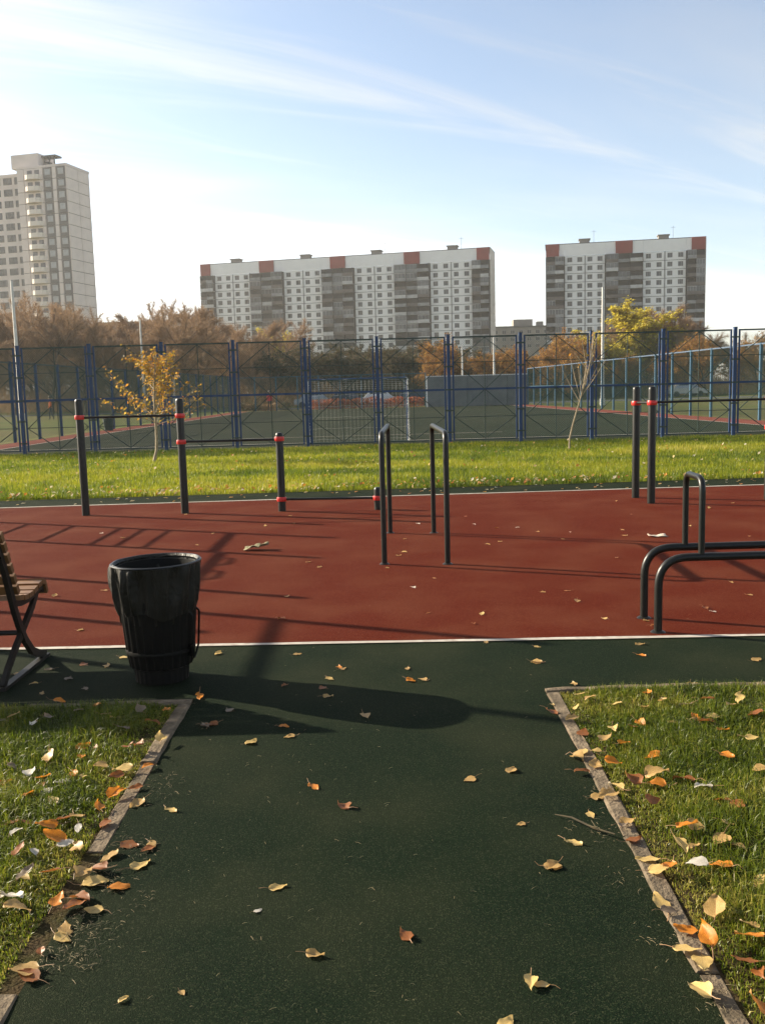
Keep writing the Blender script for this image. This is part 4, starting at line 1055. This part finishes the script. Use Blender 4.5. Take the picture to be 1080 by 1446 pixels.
# dry grass clippings along the path edges
def clippings():
    rng = random.Random(8); mb = MB()
    spots = [(232, 1110, 16, 50), (205, 1270, 14, 22), (150, 1315, 18, 60), (330, 1120, 60, 18), (205, 1200, 16, 40), (120, 1355, 14, 60), (150, 1240, 18, 90), (110, 1300, 18, 90), (80, 1350, 18, 90), (175, 1190, 14, 50), (845, 1170, 20, 40), (880, 1240, 16, 22), (930, 1330, 18, 22), (1010, 1410, 18, 60), (450, 1010, 90, 16), (600, 1150, 240, 60), (480, 1300, 260, 90), (840, 1120, 8, 22)]
    for x, y, s, n in spots:
        for k in range(n):
            p = unproject(x + rng.gauss(0, s), min(y + rng.gauss(0, s * .8), 1500), .006); a = rng.uniform(0, 6.28); L = rng.uniform(.005, .026); d = Vector((math.cos(a), math.sin(a), rng.uniform(-.05, .12))) * L
            mb.tube([p, p + d * .5 + Vector((0, 0, .002)), p + d], .0005, 3, cap=False)
    return mb.build('grass_clippings', mat('dry_grass', (0.30, 0.24, 0.13), .8, (0.20, 0.15, 0.08), 40, 3), kind='stuff')
tag(clippings(), 'dry straw and grass clippings scattered along the path edges', 'clippings', kind='stuff')

# ------------------------------------------------------------------ fallen leaves
def leaf_material(name, c1, c2, vein, under):
    m = bpy.data.materials.new(name); m.use_nodes = True
    n, l = m.node_tree.nodes, m.node_tree.links; b = n['Principled BSDF']; out = n['Material Output']
    t = n.new('ShaderNodeTexCoord'); oi = n.new('ShaderNodeObjectInfo')
    ad = n.new('ShaderNodeVectorMath'); ad.operation = 'ADD'; l.new(t.outputs['Object'], ad.inputs[0]); l.new(oi.outputs['Location'], ad.inputs[1])
    nz = n.new('ShaderNodeTexNoise'); nz.inputs['Scale'].default_value = 38; nz.inputs['Detail'].default_value = 5; l.new(ad.outputs[0], nz.inputs['Vector'])
    mr = n.new('ShaderNodeMapRange'); mr.inputs[1].default_value = .38; mr.inputs[2].default_value = .68; l.new(nz.outputs[0], mr.inputs[0])
    mx = n.new('ShaderNodeMix'); mx.data_type = 'RGBA'; l.new(mr.outputs[0], mx.inputs[0]); mx.inputs[6].default_value = (*c1, 1); mx.inputs[7].default_value = (*c2, 1)
    # veins: midrib and side veins from the flat leaf coordinates stored in the mesh
    uv = n.new('ShaderNodeAttribute'); uv.attribute_name = 'leafco'
    sp = n.new('ShaderNodeSeparateXYZ'); l.new(uv.outputs['Vector'], sp.inputs[0])
    ab = n.new('ShaderNodeMath'); ab.operation = 'ABSOLUTE'; l.new(sp.outputs[0], ab.inputs[0])
    mi = n.new('ShaderNodeMath'); mi.operation = 'LESS_THAN'; mi.inputs[1].default_value = .035; l.new(ab.outputs[0], mi.inputs[0])
    sv = n.new('ShaderNodeMath'); sv.operation = 'MULTIPLY_ADD'; sv.inputs[1].default_value = -.7; l.new(ab.outputs[0], sv.inputs[0]); l.new(sp.outputs[1], sv.inputs[2])
    fr_ = n.new('ShaderNodeMath'); fr_.operation = 'FRACT'; s6 = n.new('ShaderNodeMath'); s6.operation = 'MULTIPLY'; s6.inputs[1].default_value = 6.0; l.new(sv.outputs[0], s6.inputs[0]); l.new(s6.outputs[0], fr_.inputs[0])
    lt = n.new('ShaderNodeMath'); lt.operation = 'LESS_THAN'; lt.inputs[1].default_value = .12; l.new(fr_.outputs[0], lt.inputs[0])
    mxx = n.new('ShaderNodeMath'); mxx.operation = 'MAXIMUM'; l.new(mi.outputs[0], mxx.inputs[0]); l.new(lt.outputs[0], mxx.inputs[1])
    hf = n.new('ShaderNodeMath'); hf.operation = 'MULTIPLY'; hf.inputs[1].default_value = .45; l.new(mxx.outputs[0], hf.inputs[0])
    m2 = n.new('ShaderNodeMix'); m2.data_type = 'RGBA'; l.new(hf.outputs[0], m2.inputs[0]); l.new(mx.outputs[2], m2.inputs[6]); m2.inputs[7].default_value = (*vein, 1)
    geo = n.new('ShaderNodeNewGeometry'); m3 = n.new('ShaderNodeMix'); m3.data_type = 'RGBA'; l.new(geo.outputs['Backfacing'], m3.inputs[0]); l.new(m2.outputs[2], m3.inputs[6]); m3.inputs[7].default_value = (*under, 1)
    l.new(m3.outputs[2], b.inputs['Base Color']); b.inputs['Roughness'].default_value = .5
    tr = n.new('ShaderNodeBsdfTranslucent'); l.new(m2.outputs[2], tr.inputs['Color']); ms = n.new('ShaderNodeMixShader'); ms.inputs[0].default_value = .38
    l.new(b.outputs[0], ms.inputs[1]); l.new(tr.outputs[0], ms.inputs[2]); l.new(ms.outputs[0], out.inputs[0])
    return m
LM = {'tan': leaf_material('leaf_tan', (0.52, 0.35, 0.13), (0.38, 0.21, 0.06), (0.24, 0.12, 0.05), (0.52, 0.40, 0.24)),
      'cream': leaf_material('leaf_cream', (0.68, 0.49, 0.19), (0.56, 0.37, 0.11), (0.34, 0.20, 0.08), (0.62, 0.54, 0.42)),
      'orange': leaf_material('leaf_fallen_orange', (0.66, 0.25, 0.018), (0.48, 0.14, 0.014), (0.26, 0.08, 0.02), (0.50, 0.28, 0.10)),
      'rust': leaf_material('leaf_rust', (0.30, 0.105, 0.020), (0.19, 0.06, 0.015), (0.10, 0.035, 0.012), (0.32, 0.15, 0.05)),
      'white': leaf_material('leaf_pale_underside', (0.66, 0.62, 0.55), (0.52, 0.46, 0.38), (0.44, 0.38, 0.30), (0.50, 0.36, 0.18)),
      'grey': leaf_material('leaf_grey_brown', (0.24, 0.18, 0.12), (0.16, 0.115, 0.08), (0.10, 0.07, 0.05), (0.30, 0.25, 0.20))}
STALK = mat('leaf_stalk', (0.30, 0.17, 0.07), .6, (0.22, 0.11, 0.05), 60, 2)
def leaf_mesh(seed, m, far=False):
    rnd = random.Random(seed); mb = MB(); nu, nv = (4, 6) if far else (6, 10)
    asp = rnd.uniform(.62, .92); fold = rnd.uniform(.04, .5); curl = rnd.uniform(-.5, .9); twist = rnd.uniform(-.7, .7); point = rnd.uniform(.7, 1.2)
    tear = rnd.uniform(0, 6); bite = rnd.random() < .3
    co = []
    for j in range(nv + 1):
        t = j / nv; half = asp * .5 * (math.sin(math.pi * t ** .72) ** .8) * (1 - .25 * t * point) if 0 < t < 1 else .004
        half *= 1 + .05 * math.sin(j * 2.7 + tear)
        for i in range(nu + 1):
            s = i / nu * 2 - 1; x = s * half
            if bite and s > .6 and .35 < t < .6: x *= .62
            y = t - .5
            z = abs(s) * half * fold + .04 * math.sin(i * 2.1 + j * 1.3 + tear) * (abs(s) ** 2) + curl * (y * y) * .55 + twist * s * y * .4
            mb.v.append((x, y, z)); co.append((s, t, 0))
    for j in range(nv):
        for i in range(nu):
            a = j * (nu + 1) + i; mb.face((a, a + 1, a + nu + 2, a + nu + 1))
    mb.mi = 1
    zb = curl * .25 * .55; b = len(mb.v)
    L = rnd.uniform(.35, .6); hk = rnd.uniform(-.3, .3)
    mb.tube([(0, -.46, zb), (hk * .3, -.5 - L * .5, zb + rnd.uniform(-.02, .16)), (hk, -.5 - L, zb + rnd.uniform(-.05, .30))], [.018, .013, .013], 4)
    co += [(1, 1, 0)] * (len(mb.v) - b)
    zmin = min(v[2] for v in mb.v); mb.v = [(x, y, z - zmin) for x, y, z in mb.v]
    me = mb.mesh('leaf', [m, STALK], True)
    at = me.attributes.new('leafco', 'FLOAT_VECTOR', 'POINT'); at.data.foreach_set('vector', [c for q in co for c in q])
    return me
LME = {k: [leaf_mesh(31 * i + 7 * q, LM[k]) for i in range(6)] for q, k in enumerate(LM)}
COLW = {'tan': 'tan', 'cream': 'pale cream', 'orange': 'bright orange', 'rust': 'rusty brown', 'white': 'whitish', 'grey': 'dull grey-brown'}
lf_rnd = random.Random(21)
VCO = {}
def fallen(p, k, where, size, tilt=.25, lift=0.0):
    me = LME[k][lf_rnd.randrange(6)]; rot = Matrix.Rotation(lf_rnd.uniform(0, 6.28), 4, 'Z') @ Matrix.Rotation(lf_rnd.uniform(-tilt, tilt), 4, 'Y') @ Matrix.Rotation(lf_rnd.uniform(-tilt, tilt), 4, 'X')
    if me.name not in VCO: VCO[me.name] = [v.co.copy() for v in me.vertices]
    zmin = min((rot @ v).z for v in VCO[me.name]) * size
    on_kerb = KL - .085 < p.x < KL - .005 or KR + .005 < p.x < KR + .085
    base = .005 if where == 'red court' else (.012 if on_kerb and p.y < KF else .003)
    o = put('fallen_leaf', me, None, (p.x, p.y, base + lift - zmin), rot.to_euler(), (size, size, size * lf_rnd.uniform(.6, 1.0)))
    tag(o, '%s fallen leaf lying on the %s' % (COLW[k], where), 'leaf', '%s leaves on the %s' % (COLW[k], where))
    return o
def crop(pts, s, ox, oy): return [(ox + x / s, oy + y / s, k, z) for x, y, k, z in pts]
PATH = crop([(96, 85, 'cream', 1), (320, 86, 'tan', .9), (437, 123, 'orange', 1), (450, 127, 'tan', .9), (412, 156, 'cream', 1.1), (640, 162, 'orange', 1), (672, 158, 'tan', 1), (283, 175, 'rust', .8), (390, 180, 'rust', .9), (407, 205, 'tan', .9),
    (513, 260, 'tan', 1.1), (190, 335, 'cream', 1.1), (297, 318, 'tan', .9), (282, 290, 'orange', .9), (367, 460, 'orange', 1.1), (450, 515, 'rust', 1.1), (805, 440, 'tan', .95), (925, 413, 'tan', 1.05), (995, 108, 'tan', 1.1), (853, 52, 'tan', .9),
    (997, 65, 'cream', .7), (265, 743, 'cream', 1), (208, 810, 'white', .5), (625, 878, 'rust', 1.05), (370, 935, 'tan', .9), (980, 1015, 'cream', 1.1), (910, 1127, 'cream', .9), (950, 565, 'tan', .6), (1040, 685, 'tan', 1.1), (60, 290, 'grey', 1), (80, 285, 'rust', .9), (128, 243, 'grey', .9)], 2.0, 260, 880)
PATH += crop([(720, 545, 'cream', 1.0), (590, 775, 'cream', 1.35), (547, 690, 'rust', 1.2), (500, 872, 'orange', 1.2), (620, 710, 'rust', 1), (640, 690, 'tan', .8), (520, 1340, 'cream', .55), (860, 190, 'grey', 1), (890, 185, 'rust', 1), (765, 1310, 'tan', .4)], 2.975, 0, 960)
PATH += crop([(140, 72, 'tan', 1), (620, 75, 'tan', 1.2), (210, 600, 'cream', .9), (140, 712, 'cream', 1.1), (55, 808, 'tan', 1.1), (5, 1280, 'cream', .9)], 2.856, 760, 940)
PATH += [(575, 944, 'tan', .9), (905, 925, 'orange', 1), (903, 909, 'tan', 1), (1068, 931, 'tan', 1.1), (756, 935, 'tan', 1), (118, 917 + 20, 'rust', 1), (98, 958, 'grey', 1), (48, 965, 'cream', .8), (70, 945, 'grey', .9), (150, 940, 'tan', 1), (25, 950, 'tan', .9), (175, 928, 'cream', 1), (60, 978, 'tan', .8), (120, 972, 'grey', .9)]
for x, y, k, s in PATH: fallen(unproject(x, y, .008), k, 'green path', .064 * s, .08)
KERB = crop([(395, 955, 'cream', 1), (415, 790, 'rust', 1.2), (400, 842, 'cream', 1.4), (460, 733, 'tan', 1.3), (350, 820, 'tan', 1.2), (310, 960, 'rust', 1.5), (275, 1035, 'tan', 1.2), (265, 1075, 'cream', 1), (100, 1220, 'tan', 1.3), (120, 1240, 'rust', 1.2), (175, 1135, 'rust', .6), (575, 512, 'tan', 1.1), (620, 365, 'orange', 1.0), (570, 450, 'rust', 1), (840, 65, 'orange', 1.2), (440, 605, 'rust', 1.1), (340, 915, 'rust', 1.2)], 2.975, 0, 960)
KERB += crop([(55, 180, 'rust', 1.1), (55, 150, 'cream', .7), (135, 215, 'tan', 1), (180, 270, 'rust', 1.1), (160, 370, 'tan', 1.2), (180, 345, 'cream', 1), (175, 425, 'rust', 1.2), (230, 400, 'tan', 1.1), (310, 490, 'cream', 1.2), (280, 525, 'tan', 1.3), (240, 520, 'tan', 1.0), (385, 700, 'rust', 1.1), (440, 780, 'cream', 1.3), (485, 828, 'cream', 1.1), (490, 950, 'cream', 1.4), (590, 1062, 'orange', 1.1), (600, 1150, 'cream', 1.3), (660, 1200, 'cream', 1.2), (650, 1310, 'cream', 1.4), (360, 630, 'tan', 1), (345, 645, 'grey', .8), (525, 990, 'grey', .9), (230, 345, 'cream', .8)], 2.856, 760, 940)
for x, y, k, s in KERB: fallen(unproject(x, y, .016), k, 'stone kerb and its edge', .067 * s, .22)
LAWN_L = crop([(350, 270, 'orange', 1.2), (342, 318, 'orange', .8), (205, 330, 'tan', 1.3), (130, 385, 'white', 1), (262, 415, 'white', 1), (180, 402, 'orange', 1), (15, 425, 'orange', 1.2), (185, 460, 'white', 1.1), (125, 475, 'orange', 1.1), (222, 500, 'cream', 1), (350, 405, 'cream', .7), (310, 385, 'orange', 1), (480, 465, 'orange', 1.2), (510, 470, 'orange', 1.0), (415, 520, 'orange', 1), (515, 365, 'cream', 1.3), (540, 290, 'rust', 1.2), (585, 280, 'rust', 1.1), (675, 245, 'cream', 1.1), (110, 585, 'rust', 1.2), (195, 612, 'orange', 1.3), (232, 665, 'orange', 1.4), (75, 640, 'white', 1), (325, 700, 'tan', 1.1), (140, 717, 'white', .7), (210, 805, 'rust', 1.1), (50, 915, 'white', 1.2), (70, 965, 'tan', 1.3), (243, 918, 'orange', 1.1), (112, 832, 'grey', 1.1), (145, 180, 'white', 1.2), (700, 130, 'orange', 1.1), (640, 185, 'rust', 1.1), (410, 105, 'orange', .9), (450, 140, 'tan', 1), (485, 158, 'tan', .8), (85, 720, 'rust', 1.1), (270, 575, 'rust', 1), (330, 575, 'tan', 1.1), (420, 360, 'tan', 1.1), (250, 90, 'orange', 1), (60, 150, 'tan', 1), (330, 130, 'grey', 1), (205, 155, 'grey', .9), (275, 680, 'white', .9), (330, 625, 'white', .7), (590, 125, 'grey', 1), (520, 200, 'grey', .9)], 2.975, 0, 960)
LAWN_R = crop([(715, 970, 'tan', 1.3), (735, 700, 'tan', 1.2), (640, 800, 'white', 1.1), (570, 730, 'cream', 1.2), (480, 440, 'tan', 1.5), (475, 475, 'orange', 1.1), (585, 452, 'rust', 1.3), (665, 485, 'white', 1.1), (345, 315, 'orange', 1.1), (305, 245, 'cream', 1.1), (270, 285, 'tan', 1.2), (460, 360, 'orange', 1.1), (760, 360, 'orange', 1), (600, 660, 'orange', 1.2), (630, 640, 'tan', 1), (735, 800, 'orange', 1.2), (895, 1380, 'orange', 1.3), (850, 1090, 'orange', 1.2), (830, 1190, 'rust', 1.1), (890, 860, 'cream', 1.2), (680, 1105, 'orange', 1.3), (765, 630, 'cream', .9), (810, 725, 'tan', .9), (520, 820, 'orange', 1.2), (810, 140, 'cream', 1.2), (700, 200, 'cream', 1), (680, 225, 'rust', 1.2), (870, 195, 'rust', 1.3), (440, 110, 'orange', 1.2), (500, 150, 'tan', 1), (420, 160, 'tan', .9), (320, 150, 'cream', .9), (210, 130, 'tan', .9), (165, 115, 'cream', .8), (740, 535, 'rust', 1), (380, 460, 'rust', 1.2), (300, 390, 'orange', 1.1), (610, 220, 'cream', .9), (630, 210, 'orange', 1), (860, 290, 'cream', .9), (885, 415, 'tan', .9), (805, 560, 'rust', 1), (460, 540, 'rust', 1), (770, 160, 'tan', .9), (680, 130, 'rust', 1.1), (905, 150, 'cream', 1.1), (380, 250, 'rust', 1.1), (850, 1030, 'tan', .9), (540, 220, 'tan', .8)], 2.856, 760, 940)
for lst, w_ in ((LAWN_L, 'lawn beside the bench'), (LAWN_R, 'lawn by the right kerb')):
    for x, y, k, s in lst: fallen(unproject(x, y, .035), k, w_, .070 * s, .42, .012 + lf_rnd.uniform(0, .016))
for k in range(44):
    if k % 2: q = unproject(lf_rnd.uniform(0, 240), lf_rnd.uniform(990, 1440), .03); ok = q.x < KL - .1; w_ = 'lawn beside the bench'
    else: q = unproject(lf_rnd.uniform(800, 1080), lf_rnd.uniform(985, 1440), .03); ok = q.x > KR + .1; w_ = 'lawn by the right kerb'
    if ok: fallen(q, lf_rnd.choice(('tan', 'orange', 'rust', 'cream', 'rust', 'grey')), w_, .066 * lf_rnd.uniform(.7, 1.2), .5, lf_rnd.uniform(.008, .022))
# leaves on the red court
for k in range(62):
    x = lf_rnd.uniform(10, 1075); y = lf_rnd.uniform(725, 890)
    if lf_rnd.random() < .25: x = lf_rnd.uniform(640, 1075); y = lf_rnd.uniform(700, 770)
    p = unproject(x, y, .008)
    fallen(p, lf_rnd.choice(('cream', 'tan', 'tan', 'white', 'cream', 'tan', 'rust')), 'red court', .056 * lf_rnd.uniform(.7, 1.2), .15)
# leaves caught in the lawn strip and along its edge: too many and too small to pick out
def litter():
    rnd = random.Random(4); V = []; Fc = []; T = []
    for k in range(900):
        if k < 420: x = rnd.gauss(-1, 5.5); y = court_hi(x) + 1.12 + abs(rnd.gauss(0, .35))
        else: x = rnd.uniform(-11, 11); y = rnd.uniform(16.4, 28)
        if k > 800: x = rnd.uniform(-9, 9); y = court_hi(x) + rnd.uniform(.1, 1.0)
        c = Vector((x, y, rnd.uniform(.03, .09) if k <= 800 else .012)); n1 = rand_dir(rnd, Vector((0, 0, 1)), rnd.uniform(.1, 1.2) if k <= 800 else .2); a1 = n1.orthogonal().normalized(); b1 = n1.cross(a1); sz = rnd.uniform(.02, .042); b = len(V)
        V += [c - a1 * sz * 1.2, c - b1 * sz * .8 + n1 * .008, c + a1 * sz * 1.2, c + b1 * sz * .8 + n1 * .008]; Fc += [(b, b + 1, b + 2), (b, b + 2, b + 3)]; T += [rnd.random()] * 4
    me = bpy.data.meshes.new('leaf_litter'); me.from_pydata(V, [], Fc); me.materials.append(attr_mat('leaf_litter', [(0, (0.30, 0.10, 0.03)), (.35, (0.50, 0.22, 0.03)), (.7, (0.52, 0.38, 0.18)), (1, (0.66, 0.60, 0.48))], .6, .3))
    at = me.attributes.new('tone', 'FLOAT', 'POINT'); at.data.foreach_set('value', T)
    return put('leaf_litter', me, kind='stuff')
tag(litter(), 'scattered small leaves along the grass strip beyond the court', 'leaves', kind='stuff')
# a twig by the right kerb, a scrap of paper and a damp piece of cardboard on the court
tw = MB(); a = unproject(783, 1150, .012); b = unproject(868, 1178, .02)
tw.tube([a, a.lerp(b, .3) + Vector((0, .01, .006)), a.lerp(b, .65) + Vector((0, -.008, .0)), b], [.002, .004, .004, .003], 6)
tw.tube([a.lerp(b, .5), a.lerp(b, .5) + Vector((.03, -.05, .01))], .002, 4); tw.tube([a.lerp(b, .7), a.lerp(b, .7) + Vector((-.01, .04, .012))], .002, 4)
tag(tw.build('twig', M['stick'], None, True), 'dry brown twig lying across the edge of the path by the kerb', 'twig')
def crumpled(name, p, w, d, h, m, seed, label, cat):
    rnd = random.Random(seed); mb = MB(); n = 8
    for j in range(n + 1):
        for i in range(n + 1):
            x, y = (i / n - .5) * w, (j / n - .5) * d
            mb.v.append((x + rnd.gauss(0, w * .02), y + rnd.gauss(0, d * .02), .004 + h * abs(noise.noise((x * 9, y * 9, seed))) + (h * .6 * (i / n) if seed == 2 else 0)))
    for j in range(n):
        for i in range(n): q = j * (n + 1) + i; mb.face((q, q + 1, q + n + 2, q + n + 1))
    o = mb.build(name, m, None, True, loc=(p.x, p.y, .006)); s_ = o.modifiers.new('thick', 'SOLIDIFY'); s_.thickness = .002
    return tag(o, label, cat)
crumpled('paper_scrap', unproject(928, 758, 0), .20, .12, .04, M['paper'], 1, 'crumpled pale paper scrap on the red court', 'paper')
crumpled('cardboard_piece', unproject(362, 777, 0), .26, .14, .07, M['board'], 2, 'damp greenish cardboard piece on the red court', 'cardboard')

# ------------------------------------------------------------------ the air: thin autumn haze round the whole place
hz = bpy.data.materials.new('haze_air'); hz.use_nodes = True
hn, hl = hz.node_tree.nodes, hz.node_tree.links; hn.clear()
ho = hn.new('ShaderNodeOutputMaterial'); hv = hn.new('ShaderNodeVolumePrincipled'); hl.new(hv.outputs[0], ho.inputs['Volume'])
hv.inputs['Color'].default_value = (0.97, 0.96, 0.94, 1); hv.inputs['Density'].default_value = 0.00025; hv.inputs['Anisotropy'].default_value = 0.45
haze = MB().box(-1500, 1500, -500, 2500, -1.5, 70).build('haze', hz); haze['kind'] = 'stuff'
SC.cycles.volume_bounces = 1
